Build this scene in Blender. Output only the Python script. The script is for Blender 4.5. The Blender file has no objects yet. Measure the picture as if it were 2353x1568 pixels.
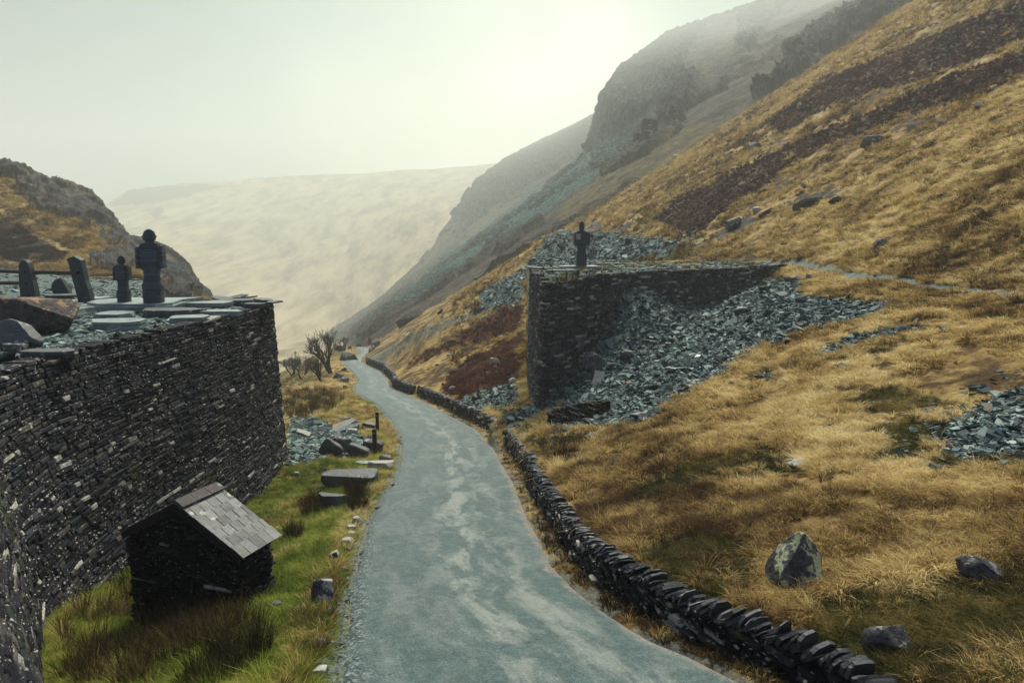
import bpy, math, random
import numpy as np
from mathutils import Vector, Matrix, Euler

SC = bpy.context.scene
COL = SC.collection
RNG = np.random.default_rng(7)
random.seed(7)

# ------------------------------------------------------------------ camera model
F, CX, CY = 1633.0, 1176.0, 784.0
PITCH = math.atan(244 / 1633)
SP, CP = math.sin(PITCH), math.cos(PITCH)


def ray(X, Y):
    """x/y and z/y of the view ray through a photo point."""
    dy = F * CP - (Y - CY) * SP
    dz = -F * SP - (Y - CY) * CP
    return (X - CX) / dy, dz / dy


def P(X, Y, d):
    a, b = ray(X, Y)
    return np.array([a * d, d, b * d])


def proj(x, y, z):
    fw = y * CP - z * SP
    up = y * SP + z * CP
    fw = np.maximum(fw, .1)
    return CX + F * x / fw, CY - F * up / fw


# ------------------------------------------------------------------ noise
_perm = np.random.default_rng(3).permutation(256)
_perm = np.concatenate([_perm, _perm, _perm]).astype(np.int32)
_g = np.random.default_rng(4).normal(size=(256, 3))
_g = (_g / np.linalg.norm(_g, axis=1)[:, None]).astype(np.float32)


def pn(x, y, z):
    x, y, z = np.broadcast_arrays(np.asarray(x, np.float64), np.asarray(y, np.float64), np.asarray(z, np.float64))
    xi, yi, zi = np.floor(x).astype(np.int64), np.floor(y).astype(np.int64), np.floor(z).astype(np.int64)
    xf, yf, zf = x - xi, y - yi, z - zi
    xi, yi, zi = xi & 255, yi & 255, zi & 255
    u, v, w = [t * t * t * (t * (t * 6 - 15) + 10) for t in (xf, yf, zf)]
    def gr(i, j, k):
        h = _perm[_perm[_perm[xi + i] + yi + j] + zi + k]
        g = _g[h]
        return g[..., 0] * (xf - i) + g[..., 1] * (yf - j) + g[..., 2] * (zf - k)
    def L(a, b, t): return a + (b - a) * t
    return 1.6 * L(L(L(gr(0,0,0), gr(1,0,0), u), L(gr(0,1,0), gr(1,1,0), u), v),
                   L(L(gr(0,0,1), gr(1,0,1), u), L(gr(0,1,1), gr(1,1,1), u), v), w)


def fbm(x, y, z=0.0, o=4, gain=.5, ridge=False):
    s, a, t = 0, 1.0, 0
    for i in range(o):
        n = pn(x * 2**i + 17.3 * i, y * 2**i + 5.1 * i, z * 2**i + 9.7 * i)
        if ridge: n = 1 - 2 * np.abs(n)
        s = s + n * a; t += a; a *= gain
    return s / t


def sstep(x, a, b):
    t = np.clip((x - a) / (b - a), 0, 1)
    return t * t * (3 - 2 * t)


def inpoly(X, Y, poly):
    poly = np.asarray(poly, float)
    ins = np.zeros(np.shape(X), bool)
    j = len(poly) - 1
    for i in range(len(poly)):
        xi, yi = poly[i]; xj, yj = poly[j]
        c = ((yi > Y) != (yj > Y)) & (X < (xj - xi) * (Y - yi) / (yj - yi + 1e-9) + xi)
        ins ^= c
        j = i
    return ins


def segdist(x, y, a, b):
    ax, ay = a[0], a[1]; bx, by = b[0], b[1]
    t = np.clip(((x - ax) * (bx - ax) + (y - ay) * (by - ay)) / ((bx - ax)**2 + (by - ay)**2), 0, 1)
    return np.hypot(x - ax - t * (bx - ax), y - ay - t * (by - ay)), t


def smooth_interp(xs, ys):
    xs, ys = np.array(xs, float), np.array(ys, float)
    m = np.gradient(ys, xs)
    def f(x):
        x = np.clip(x, xs[0], xs[-1])
        i = np.clip(np.searchsorted(xs, x) - 1, 0, len(xs) - 2)
        h = xs[i + 1] - xs[i]
        t = (x - xs[i]) / h
        return ((2*t**3 - 3*t**2 + 1) * ys[i] + (t**3 - 2*t**2 + t) * h * m[i]
                + (-2*t**3 + 3*t**2) * ys[i+1] + (t**3 - t**2) * h * m[i+1])
    return f


# ------------------------------------------------------------------ object helpers
def tag(o, label=None, cat=None, group=None, kind=None):
    if label: o['label'] = label
    if cat: o['category'] = cat
    if group: o['group'] = group
    if kind: o['kind'] = kind
    return o


def empty(name, loc, rz=0):
    o = bpy.data.objects.new(name, None); COL.objects.link(o)
    o.location = tuple(float(v) for v in loc); o.rotation_euler = (0, 0, rz)
    o.empty_display_size = .2
    return o


def mesh_obj(name, verts, faces, mat, parent=None, smooth=False, colors=None, attrs=None, link=True):
    """verts (n,3); faces (m,4) or (m,3) array, or list of lists. World coords: parent's location is subtracted."""
    me = bpy.data.meshes.new(name)
    verts = np.asarray(verts, np.float32)
    if isinstance(faces, np.ndarray):
        k = faces.shape[1]
        me.vertices.add(len(verts)); me.loops.add(faces.size); me.polygons.add(len(faces))
        me.vertices.foreach_set('co', verts.ravel())
        me.loops.foreach_set('vertex_index', faces.astype(np.int32).ravel())
        me.polygons.foreach_set('loop_start', np.arange(0, faces.size, k, dtype=np.int32))
        me.polygons.foreach_set('loop_total', np.full(len(faces), k, np.int32))
        me.update(calc_edges=True)
    else:
        me.from_pydata([tuple(map(float, v)) for v in verts], [], [list(map(int, f)) for f in faces])
    me.validate()
    me.polygons.foreach_set('use_smooth', np.full(len(me.polygons), bool(smooth)))
    if colors is not None:
        for nm, c in colors.items():
            a = me.color_attributes.new(nm, 'FLOAT_COLOR', 'POINT')
            c = np.asarray(c, np.float32)
            if c.shape[1] == 3: c = np.concatenate([c, np.ones((len(c), 1), np.float32)], 1)
            a.data.foreach_set('color', c.ravel())
    if attrs is not None:
        for nm, c in attrs.items():
            a = me.attributes.new(nm, 'FLOAT', 'POINT')
            a.data.foreach_set('value', np.asarray(c, np.float32))
    if mat: me.materials.append(mat)
    o = bpy.data.objects.new(name, me)
    if link: COL.objects.link(o)
    if parent is not None:
        o.parent = parent
    return o


def to_local(parent, verts):
    M = (Matrix.Translation(parent.location) @ parent.rotation_euler.to_matrix().to_4x4()).inverted()
    M = np.array(M)
    return np.asarray(verts) @ M[:3, :3].T + M[:3, 3]


class MB:
    """collects pieces into one mesh"""
    def __init__(s): s.v, s.f, s.n, s.c = [], [], 0, []
    def add(s, v, f, c=None):
        v = np.asarray(v, float)
        s.v.append(v)
        s.f += [[i + s.n for i in q] for q in f]
        s.n += len(v)
        s.c.append(np.tile(np.asarray(c if c is not None else (.5, .5, .5), float), (len(v), 1)))
    def box(s, c, sz, R=None, col=None, jit=0.0):
        v = np.array([(x, y, z) for z in (-.5, .5) for y in (-.5, .5) for x in (-.5, .5)]) * np.asarray(sz)
        if jit: v = v + RNG.uniform(-jit, jit, v.shape)
        if R is not None: v = v @ np.asarray(R).T
        s.add(v + np.asarray(c), [(0,2,3,1), (4,5,7,6), (0,1,5,4), (1,3,7,5), (3,2,6,7), (2,0,4,6)], col)
    def tube(s, pts, rad, n=8, col=None, cap=True):
        pts = np.asarray(pts, float); m = len(pts)
        rad = np.broadcast_to(rad, m)
        vs = []
        for i in range(m):
            t = pts[min(i+1, m-1)] - pts[max(i-1, 0)]; t = t / (np.linalg.norm(t) + 1e-9)
            a = np.cross(t, (0, 0, 1.0)) if abs(t[2]) < .9 else np.cross(t, (1.0, 0, 0))
            a /= np.linalg.norm(a); b = np.cross(t, a)
            th = np.arange(n) * 2 * math.pi / n
            vs.append(pts[i] + rad[i] * (np.cos(th)[:, None] * a + np.sin(th)[:, None] * b))
        f = []
        for i in range(m - 1):
            for k in range(n):
                f.append((i*n + k, i*n + (k+1) % n, (i+1)*n + (k+1) % n, (i+1)*n + k))
        if cap:
            f.append(tuple(range(n))[::-1]); f.append(tuple((m-1)*n + k for k in range(n)))
        s.add(np.concatenate(vs), f, col)
    def prism(s, outline, z0, z1, col=None, M=None):
        """outline (n,2) CCW, extruded; M optional fn on verts"""
        o = np.asarray(outline, float); n = len(o)
        v = np.concatenate([np.c_[o, np.full(n, z0)], np.c_[o, np.full(n, z1)]])
        if M is not None: v = M(v)
        f = [tuple(range(n))[::-1], tuple(range(n, 2*n))] + [(k, (k+1) % n, n + (k+1) % n, n + k) for k in range(n)]
        s.add(v, f, col)
    def build(s, name, mat, parent=None, smooth=False, local=True):
        v = np.concatenate(s.v)
        if parent is not None and local: v = to_local(parent, v)
        return mesh_obj(name, v, s.f, mat, parent, smooth, {'Col': np.concatenate(s.c)})


def rotm(rx, ry, rz):
    return np.array(Euler((rx, ry, rz)).to_matrix())


# ------------------------------------------------------------------ material helper
class Mat:
    def __init__(s, name):
        s.m = bpy.data.materials.new(name); s.m.use_nodes = True
        s.t = s.m.node_tree; s.t.nodes.clear()
        s.out = s.t.nodes.new('ShaderNodeOutputMaterial')
        s.b = s.t.nodes.new('ShaderNodeBsdfPrincipled')
        s.t.links.new(s.b.outputs[0], s.out.inputs[0])
        s.b.inputs['Specular IOR Level'].default_value = .3
        s._pos = None
    def n(s, typ, **kw):
        nd = s.t.nodes.new(typ)
        for k, v in kw.items(): setattr(nd, k, v)
        return nd
    def set(s, sock, v):
        if hasattr(v, 'bl_idname') or isinstance(v, bpy.types.NodeSocket): s.t.links.new(v, sock)
        elif isinstance(v, (tuple, list)) and len(v) == 3 and sock.type == 'RGBA': sock.default_value = (*v, 1)
        else: sock.default_value = v
    def pos(s):
        if s._pos is None: s._pos = s.n('ShaderNodeNewGeometry').outputs['Position']
        return s._pos
    def obj(s): return s.n('ShaderNodeTexCoord').outputs['Object']
    def scale(s, v, sc):
        nd = s.n('ShaderNodeMapping'); s.set(nd.inputs['Vector'], v); nd.inputs['Scale'].default_value = sc
        return nd.outputs[0]
    def noise(s, scale, detail=4, rough=.55, v=None, dist=0, out=0):
        nd = s.n('ShaderNodeTexNoise'); s.set(nd.inputs['Vector'], v if v is not None else s.pos())
        nd.inputs['Scale'].default_value = scale; nd.inputs['Detail'].default_value = detail
        nd.inputs['Roughness'].default_value = rough; nd.inputs['Distortion'].default_value = dist
        return nd.outputs[out]
    def voro(s, scale, v=None, out='Distance', feature='F1', rnd=1.0):
        nd = s.n('ShaderNodeTexVoronoi', feature=feature); s.set(nd.inputs['Vector'], v if v is not None else s.pos())
        nd.inputs['Scale'].default_value = scale; nd.inputs['Randomness'].default_value = rnd
        return nd.outputs[out]
    def rng(s, v, a, b, c=0.0, d=1.0, smooth=True):
        nd = s.n('ShaderNodeMapRange'); nd.clamp = True
        if smooth: nd.interpolation_type = 'SMOOTHSTEP'
        s.set(nd.inputs[0], v)
        for i, q in enumerate((a, b, c, d)): nd.inputs[i+1].default_value = q
        return nd.outputs[0]
    def ramp(s, v, stops):
        nd = s.n('ShaderNodeValToRGB'); s.set(nd.inputs[0], v)
        e = nd.color_ramp.elements
        while len(e) < len(stops): e.new(.5)
        for i, (p, c) in enumerate(stops):
            e[i].position = p; e[i].color = (*c, 1)
        return nd.outputs[0]
    def mix(s, f, a, b, mode='MIX'):
        nd = s.n('ShaderNodeMix', data_type='RGBA', blend_type=mode)
        s.set(nd.inputs[0], f); s.set(nd.inputs[6], a); s.set(nd.inputs[7], b)
        return nd.outputs[2]
    def math(s, op, a, b=0.0):
        nd = s.n('ShaderNodeMath', operation=op); s.set(nd.inputs[0], a); s.set(nd.inputs[1], b)
        return nd.outputs[0]
    def attr(s, name, out='Color'):
        nd = s.n('ShaderNodeAttribute', attribute_name=name); return nd.outputs[out]
    def sep(s, c):
        nd = s.n('ShaderNodeSeparateColor'); s.set(nd.inputs[0], c); return nd.outputs
    def bump(s, h, strength=.4, dist=.05):
        nd = s.n('ShaderNodeBump'); s.set(nd.inputs['Height'], h)
        nd.inputs['Strength'].default_value = strength; nd.inputs['Distance'].default_value = dist
        s.t.links.new(nd.outputs[0], s.b.inputs['Normal'])
    def done(s, color, rough=.8, spec=None):
        s.set(s.b.inputs['Base Color'], color); s.set(s.b.inputs['Roughness'], rough)
        if spec is not None: s.b.inputs['Specular IOR Level'].default_value = spec
        return s.m
# ------------------------------------------------------------------ materials
GOLD = [(.0, (.030, .016, .008)), (.38, (.10, .058, .02)), (.55, (.30, .195, .065)), (.75, (.46, .33, .125)), (1.0, (.55, .44, .21))]


def gold_color(m, big=.22, small=1.4, v=None):
    a = m.noise(big, 4, .6, v); b = m.noise(small, 5, .65, v)
    s = m.math('ADD', m.math('MULTIPLY', a, .55), m.math('MULTIPLY', b, .45))
    return m.ramp(m.rng(s, .33, .68, 0, 1, False), GOLD)


def mat_terrain():
    m = Mat('moorland')
    ma = m.sep(m.attr('mask')); mb = m.sep(m.attr('maskb'))
    heather, scree, green = ma[0], ma[1], ma[2]
    bracken, rock, gravel = mb[0], mb[1], mb[2]
    col = gold_color(m)
    n1 = m.noise(3.0, 5, .65); n2 = m.noise(.5, 3, .5)
    # moss and short grass
    gcol = m.ramp(n1, [(.3, (.018, .022, .006)), (.5, (.075, .080, .016)), (.7, (.20, .19, .045))])
    col = m.mix(m.math('MULTIPLY', green, m.rng(n2, .3, .6, .55, 1)), col, gcol)
    hcol = m.ramp(n1, [(.3, (.010, .004, .006)), (.55, (.035, .013, .013)), (.75, (.09, .04, .022))])
    col = m.mix(m.math('MULTIPLY', heather, m.rng(m.noise(.42, 6, .7), .36, .5, .25, 1)), col, hcol)
    bcol = m.ramp(n1, [(.3, (.03, .010, .007)), (.55, (.10, .032, .018)), (.75, (.2, .08, .035))])
    col = m.mix(bracken, col, bcol)
    # slate waste
    vc = m.sep(m.voro(2.6, out='Color')); vc2 = m.sep(m.voro(9.0, out='Color'))
    sv = m.math('ADD', m.math('MULTIPLY', vc[0], .5), m.math('MULTIPLY', vc2[1], .5))
    scol = m.ramp(sv, [(.1, (.022, .032, .036)), (.45, (.07, .105, .105)), (.75, (.16, .22, .21)), (.98, (.33, .40, .36))])
    col = m.mix(scree, col, scol)
    # crag
    rv = m.noise(.6, 6, .7, m.scale(m.pos(), (1.6, 1.6, .5)))
    rcol = m.ramp(rv, [(.3, (.016, .014, .018)), (.5, (.06, .055, .055)), (.7, (.15, .14, .125))])
    col = m.mix(m.math('MULTIPLY', rock, m.rng(m.noise(.35, 4), .35, .5, .6, 1)), col, rcol)
    gr = m.ramp(m.noise(14, 4, .7), [(.3, (.05, .065, .062)), (.5, (.16, .2, .185)), (.7, (.34, .39, .34))])
    col = m.mix(gravel, col, gr)
    h = m.math('ADD', m.noise(5, 6, .7), m.math('MULTIPLY', m.voro(3.2, out='Distance'), scree))
    m.bump(h, .9, .25)
    return m.done(col, .9, .15)


def mat_fell(kind):
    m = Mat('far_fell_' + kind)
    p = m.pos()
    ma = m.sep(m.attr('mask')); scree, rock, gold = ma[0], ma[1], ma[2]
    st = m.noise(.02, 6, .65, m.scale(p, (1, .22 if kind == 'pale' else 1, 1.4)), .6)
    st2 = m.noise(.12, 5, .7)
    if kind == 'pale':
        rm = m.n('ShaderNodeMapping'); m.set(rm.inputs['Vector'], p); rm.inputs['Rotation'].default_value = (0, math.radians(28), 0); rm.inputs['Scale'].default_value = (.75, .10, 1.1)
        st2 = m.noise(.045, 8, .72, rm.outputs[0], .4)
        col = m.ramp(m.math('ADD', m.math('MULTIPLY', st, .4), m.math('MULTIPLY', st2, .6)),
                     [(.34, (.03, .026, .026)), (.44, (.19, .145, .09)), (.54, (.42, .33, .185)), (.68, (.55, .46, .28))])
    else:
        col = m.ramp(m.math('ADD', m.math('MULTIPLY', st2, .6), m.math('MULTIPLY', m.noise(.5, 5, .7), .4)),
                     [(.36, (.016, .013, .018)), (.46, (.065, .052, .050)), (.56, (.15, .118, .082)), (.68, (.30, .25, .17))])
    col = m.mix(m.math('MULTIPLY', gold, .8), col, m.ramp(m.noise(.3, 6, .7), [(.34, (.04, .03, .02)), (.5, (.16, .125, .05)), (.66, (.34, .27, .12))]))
    v1 = m.sep(m.voro(.75, out='Color')); v2 = m.sep(m.voro(2.4, out='Color'))
    sv = m.math('ADD', m.math('MULTIPLY', v1[0], .5), m.math('MULTIPLY', v2[1], .5))
    scol = m.ramp(sv, [(.15, (.004, .028, .033)), (.5, (.020, .105, .104)), (.8, (.09, .23, .21)), (1, (.30, .44, .38))])
    col = m.mix(scree, col, scol)
    rv = m.noise(.25, 8, .76, m.scale(p, (1.6, 1.6, .30)))
    rcol = m.ramp(rv, [(.38, (.006, .006, .010)), (.47, (.030, .032, .036)), (.56, (.085, .088, .080)), (.68, (.24, .23, .19))])
    col = m.mix(rock, col, rcol)
    h = m.math('ADD', m.noise(.5, 8, .78, m.scale(p, (1, .15 if kind == 'pale' else 1, 1))), m.math('MULTIPLY', m.voro(.8), scree))
    h = m.math('ADD', h, m.math('MULTIPLY', m.voro(.16, m.scale(p, (1, 1, .45))), rock))
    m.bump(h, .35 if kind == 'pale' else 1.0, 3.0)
    return m.done(col, .95, .1)


def mat_wall(name='drystone_slate', lich=.75, bright=1.0):
    m = Mat(name)
    c = m.attr('Col')
    n1 = m.noise(9, 5, .7); n2 = m.noise(1.1, 4, .6)
    col = m.mix(1.0, c, m.ramp(n1, [(.3, (.42, .42, .45)), (.55, (1.0, .98, .98)), (.75, (1.85, 1.78, 1.6))]), 'MULTIPLY')
    # pale lichen crusts
    l1 = m.math('MULTIPLY', m.rng(m.voro(9, m.scale(m.pos(), (1, 1, 2.2))), .26, .18), m.rng(m.noise(1.7, 4, .6), .44, .56))
    l2 = m.math('MULTIPLY', m.rng(m.voro(5, m.scale(m.pos(), (1, 1, 2.2))), .24, .16), m.rng(m.noise(2.3, 3), .43, .55))
    lc = m.math('MULTIPLY', m.math('MAXIMUM', l1, l2), lich)
    col = m.mix(lc, col, (.46, .45, .38))
    moss = m.math('MULTIPLY', m.rng(m.noise(.7, 5, .6), .60, .7), .7)
    col = m.mix(moss, col, (.035, .04, .014))
    m.bump(m.noise(22, 5, .7), .6, .02)
    return m.done(col, m.rng(n1, .3, .7, .7, .95), .1)


def mat_slab(name, a, b, rough=.35, lich=.3, spec=.6, tint=False):
    m = Mat(name)
    v = m.obj()
    n1 = m.noise(3.5, 6, .7, v); n2 = m.noise(16, 4, .7, v)
    col = m.ramp(m.math('ADD', m.math('MULTIPLY', n1, .7), m.math('MULTIPLY', n2, .3)), [(.32, a), (.66, b)])
    l = m.math('MULTIPLY', m.rng(m.voro(5, v), .28, .2), m.rng(m.noise(1.7, 3, .5, v), .5, .6))
    if tint: col = m.mix(1.0, col, m.attr('Col'), 'MULTIPLY')
    col = m.mix(m.math('MULTIPLY', l, lich), col, (.45, .45, .37))
    h = m.math('ADD', m.noise(2.2, 5, .6, m.scale(v, (1, 1, 5))), m.math('MULTIPLY', n2, .3))
    m.bump(h, .5, .05)
    return m.done(col, m.rng(n1, .35, .65, rough, rough + .3), spec)


def mat_boulder(name, lcol, amount, a=(.018, .016, .02), b=(.085, .078, .078)):
    m = Mat(name)
    v = m.obj()
    n1 = m.noise(2.2, 7, .7, v); n2 = m.noise(9, 5, .7, v)
    col = m.ramp(m.math('ADD', m.math('MULTIPLY', n1, .5), m.math('MULTIPLY', n2, .5)), [(.36, a), (.5, b), (.68, tuple(2.2 * q for q in b))])
    g = m.n('ShaderNodeNewGeometry'); nz = m.n('ShaderNodeSeparateXYZ'); m.t.links.new(g.outputs['Normal'], nz.inputs[0])
    up = m.rng(nz.outputs[2], .1, .8)
    pat = m.math('ADD', m.noise(3.2, 5, .65, v), m.math('MULTIPLY', up, .12))
    pat = m.math('ADD', pat, m.math('MULTIPLY', m.rng(m.voro(7, v), .4, .15), .06))
    l = m.rng(pat, .70 - amount, .73 - amount)
    col = m.mix(l, col, lcol)
    m.bump(m.math('ADD', n1, m.math('MULTIPLY', n2, .4)), .8, .08)
    return m.done(col, .75, .3)


def mat_road():
    m = Mat('worn_tarmac')
    u = m.attr('u', 'Fac'); w = m.attr('w', 'Fac')
    cv = m.n('ShaderNodeCombineXYZ'); m.set(cv.inputs[0], u); m.set(cv.inputs[1], w)
    pv = cv.outputs[0]
    fine = m.math('ADD', m.math('MULTIPLY', m.noise(34, 3, .75), .6), m.math('MULTIPLY', m.noise(5, 6, .75), .4)); grit = m.voro(26, out='Color')
    base = m.ramp(fine, [(.36, (.014, .034, .037)), (.5, (.046, .084, .084)), (.63, (.115, .175, .163))])
    # worn pale strips along the centre and the wheel tracks (metres across from the centre line)
    st = m.noise(1.0, 7, .68, m.scale(pv, (1.5, .42, 1)), .5)
    c1 = m.rng(m.math('ABSOLUTE', m.math('ADD', u, -.15)), .75, .0)
    c2 = m.rng(m.math('ABSOLUTE', m.math('ADD', u, -1.0)), .7, .0)
    strip = m.math('MAXIMUM', c1, m.math('MULTIPLY', c2, .6))
    patch = m.math('MULTIPLY', m.rng(st, .44, .62), m.math('ADD', strip, .35))
    patch2 = m.math('MULTIPLY', m.rng(m.noise(1.6, 4, .6, m.scale(pv, (1.1, .55, 1))), .56, .68), .5)
    pale = m.math('MINIMUM', m.math('MAXIMUM', patch, m.math('MULTIPLY', patch2, m.math('ADD', strip, .3))), 1.0)
    base = m.mix(m.math('MULTIPLY', pale, .55), base, m.ramp(fine, [(.3, (.20, .225, .20)), (.7, (.46, .45, .385))]))
    # silt along the wall side, loose grit along the lawn side
    eR = m.attr('eR', 'Fac'); eL = m.attr('eL', 'Fac')
    ne = m.noise(1.3, 5, .65)
    silt = m.rng(m.math('ADD', eR, m.math('MULTIPLY', m.math('ADD', ne, -.5), .9)), .34, .12)
    base = m.mix(m.math('MULTIPLY', silt, .8), base, m.ramp(m.noise(20, 4, .7), [(.3, (.10, .085, .075)), (.7, (.36, .31, .26))]))
    gl = m.rng(m.math('ADD', eL, m.math('MULTIPLY', m.math('ADD', ne, -.5), .6)), .45, .15)
    vc = m.sep(grit)
    base = m.mix(m.math('MULTIPLY', gl, .75), base, m.ramp(vc[0], [(.2, (.016, .028, .032)), (.7, (.07, .105, .105)), (.95, (.3, .36, .33))]))
    dark = m.rng(m.noise(.45, 5, .65), .55, .72)
    base = m.mix(m.math('MULTIPLY', dark, .35), base, (.04, .062, .066))
    h = m.math('ADD', m.math('MULTIPLY', m.voro(26), .6), fine)
    m.bump(h, .8, .03)
    return m.done(base, m.rng(pale, 0, 1, .52, .66), .28)


def mat_blades(name, stops, v_scale=(.25, 1.6), spec=.1, tip=None):
    m = Mat(name)
    r = m.attr('rnd', 'Fac')
    a = m.noise(v_scale[0], 4, .6); b = m.noise(v_scale[1], 4, .6)
    c = m.noise(.05, 3, .6)
    s = m.math('ADD', m.math('ADD', m.math('ADD', m.math('MULTIPLY', a, .34), m.math('MULTIPLY', c, .24)), m.math('MULTIPLY', b, .32)), m.math('MULTIPLY', r, .10))
    col = m.ramp(m.rng(s, .41, .585, 0, 1, False), stops)
    m.done(col, .75, spec)
    tr = m.n('ShaderNodeBsdfTranslucent'); m.set(tr.inputs[0], col)
    mx = m.n('ShaderNodeMixShader'); mx.inputs[0].default_value = .42
    m.t.links.new(m.b.outputs[0], mx.inputs[1]); m.t.links.new(tr.outputs[0], mx.inputs[2])
    m.t.links.new(mx.outputs[0], m.out.inputs[0])
    return m.m


def mat_plain(name, a, b, scale=8, rough=.7, spec=.3, stretch=(1, 1, 1), bump=.4, bd=.02):
    m = Mat(name)
    v = m.scale(m.obj(), stretch)
    n = m.noise(scale, 5, .65, v)
    col = m.ramp(n, [(.32, a), (.68, b)])
    m.bump(n, bump, bd)
    return m.done(col, rough, spec)


def mat_scree(name):
    m = Mat(name)
    r = m.attr('rnd', 'Fac')
    nd = m.n('ShaderNodeObjectInfo')
    s = m.math('FRACT', m.math('ADD', r, nd.outputs['Random']))
    col = m.ramp(s, [(0, (.012, .022, .026)), (.25, (.032, .055, .06)), (.55, (.085, .132, .128)), (.82, (.175, .245, .225)), (.95, (.33, .40, .36)), (1, (.16, .12, .08))])
    n = m.noise(7, 5, .7)
    col = m.mix(.6, col, m.ramp(n, [(.3, (.5, .5, .5)), (.7, (1.3, 1.3, 1.25))]), 'MULTIPLY')
    m.bump(m.noise(18, 4), .4, .02)
    return m.done(col, .72, .2)


M = {}
M['terrain'] = mat_terrain()
M['fell'] = mat_fell('pale'); M['slope'] = mat_fell('slope')
M['wall'] = mat_wall()
M['wall_far'] = mat_wall('drystone_slate_far', .35)
M['coping'] = mat_slab('coping_slate', (.010, .011, .014), (.055, .056, .062), .45, .75, .4, True)
M['flag'] = mat_slab('wet_flagstone', (.085, .115, .115), (.31, .37, .34), .30, .4, .7)
M['slab'] = mat_slab('split_slab', (.03, .032, .038), (.12, .125, .12), .45, .8, .45)
M['paleslab'] = mat_slab('pale_slab', (.22, .22, .19), (.44, .42, .36), .6, .5, .3)
M['statue'] = mat_slab('stacked_slate', (.022, .030, .042), (.085, .105, .118), .42, .0, .5, True)
M['statue_smooth'] = mat_slab('smooth_slate', (.014, .018, .026), (.034, .042, .052), .4, .0, .5)
M['post'] = mat_slab('slate_post', (.022, .03, .032), (.06, .075, .072), .5, .1, .4)
M['roof'] = mat_slab('roof_slate', (.05, .055, .06), (.27, .265, .24), .5, 1.0, .4, True)
M['ridge'] = mat_slab('ridge_tile', (.05, .040, .042), (.135, .115, .105), .7, .6, .3)
M['lichen_boulder'] = mat_boulder('boulder_lichen', (.40, .42, .24), .15)
M['boulder'] = mat_boulder('boulder_dark', (.30, .30, .27), .06)
M['brown_boulder'] = mat_boulder('boulder_brown', (.30, .19, .085), .045, (.018, .013, .014), (.065, .050, .044))
M['mossy'] = mat_boulder('boulder_mossy', (.42, .42, .36), .17)
M['outcrop'] = mat_boulder('outcrop_rock', (.16, .15, .12), .12, (.008, .007, .009), (.045, .04, .04))
M['peat'] = mat_plain('black_peat', (.006, .004, .004), (.026, .017, .012), 3, .95, .05, bump=.8, bd=.1)
M['road'] = mat_road()
M['grass'] = mat_blades('dry_grass', [(0, (.06, .03, .014)), (.22, (.20, .12, .042)), (.45, (.50, .355, .13)), (.68, (.70, .54, .24)), (1, (.80, .68, .39))], (.16, .8))
M['hillgrass'] = mat_blades('hill_grass', [(0, (.05, .026, .012)), (.3, (.16, .095, .03)), (.52, (.36, .24, .075)), (.8, (.50, .355, .125)), (1, (.56, .43, .18))], (.1, .55))
M['lawn'] = mat_blades('lawn_grass', [(0, (.05, .075, .010)), (.3, (.12, .17, .018)), (.55, (.24, .28, .035)), (.75, (.36, .35, .07)), (1, (.52, .44, .15))], (.45, 2.0))
M['mossgrass'] = mat_blades('moss_grass', [(0, (.02, .02, .007)), (.4, (.055, .055, .014)), (.65, (.13, .11, .03)), (1, (.28, .20, .07))], (.45, 2.0))
M['rush'] = mat_blades('dead_rush', [(0, (.016, .012, .007)), (.5, (.050, .036, .018)), (.85, (.13, .092, .038)), (1, (.3, .22, .09))], (.5, 3))
M['heather'] = mat_blades('heather', [(0, (.012, .004, .006)), (.5, (.042, .012, .017)), (.8, (.085, .028, .028)), (1, (.22, .12, .04))], (.3, 2))
M['bracken'] = mat_blades('bracken', [(0, (.028, .009, .008)), (.5, (.085, .026, .017)), (.8, (.14, .05, .026)), (1, (.26, .13, .05))], (.3, 2))
M['scree'] = mat_scree('slate_waste')
M['wood'] = mat_plain('grey_wood', (.035, .028, .026), (.12, .095, .08), 6, .8, .2, (1, 12, 12))
M['blackpost'] = mat_plain('dark_timber', (.008, .006, .007), (.025, .019, .018), 9, .7, .3, (6, 6, 1))
M['bark'] = mat_plain('bark', (.022, .014, .016), (.07, .05, .05), 6, .85, .1)
M['twig'] = mat_plain('twig', (.04, .026, .03), (.11, .078, .075), 3, .85, .1)
M['evergreen'] = mat_plain('dark_bush', (.006, .009, .008), (.03, .035, .026), 3, .85, .1)
M['white'] = mat_plain('white_paint', (.55, .55, .5), (.7, .7, .65), 5, .5)
M['redwood'] = mat_plain('red_sign', (.14, .03, .02), (.25, .06, .03), 5, .6)
M['silt'] = mat_plain('puddle_mud', (.1, .085, .08), (.28, .25, .22), 6, .5)
# ------------------------------------------------------------------ terrain
zr = smooth_interp([1.5, 4, 7.4, 10, 14.4, 19.5, 27.5, 40, 53, 66, 90, 111, 140, 168, 200],
                   [-4.0, -4.4, -5.0, -5.6, -6.75, -7.9, -9.45, -11.3, -13.0, -14.6, -17.6, -20.0, -23.4, -26.6, -31])
LE = [(770, 1640), (775, 1568), (776, 1520), (784, 1440), (799, 1348), (815, 1280), (844, 1200), (857, 1173), (877, 1134), (903, 1101),
      (916, 1052), (919, 1009), (911, 989), (890, 957), (867, 932), (844, 917), (812, 900), (812, 886), (823, 871), (813, 859),
      (797, 841), (781, 832), (803, 825), (822, 816), (831, 809), (822, 802), (808, 797)]
RE = [(1840, 1640), (1722, 1568), (1617, 1516), (1522, 1479), (1455, 1440), (1390, 1396), (1320, 1348), (1270, 1290), (1243, 1235), (1226, 1200), (1211, 1173),
      (1178, 1098), (1139, 1032), (1096, 985), (1047, 960), (998, 934), (949, 911), (895, 891), (893, 875), (873, 852), (829, 832),
      (832, 820), (842, 811), (852, 805), (839, 797)]


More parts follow.
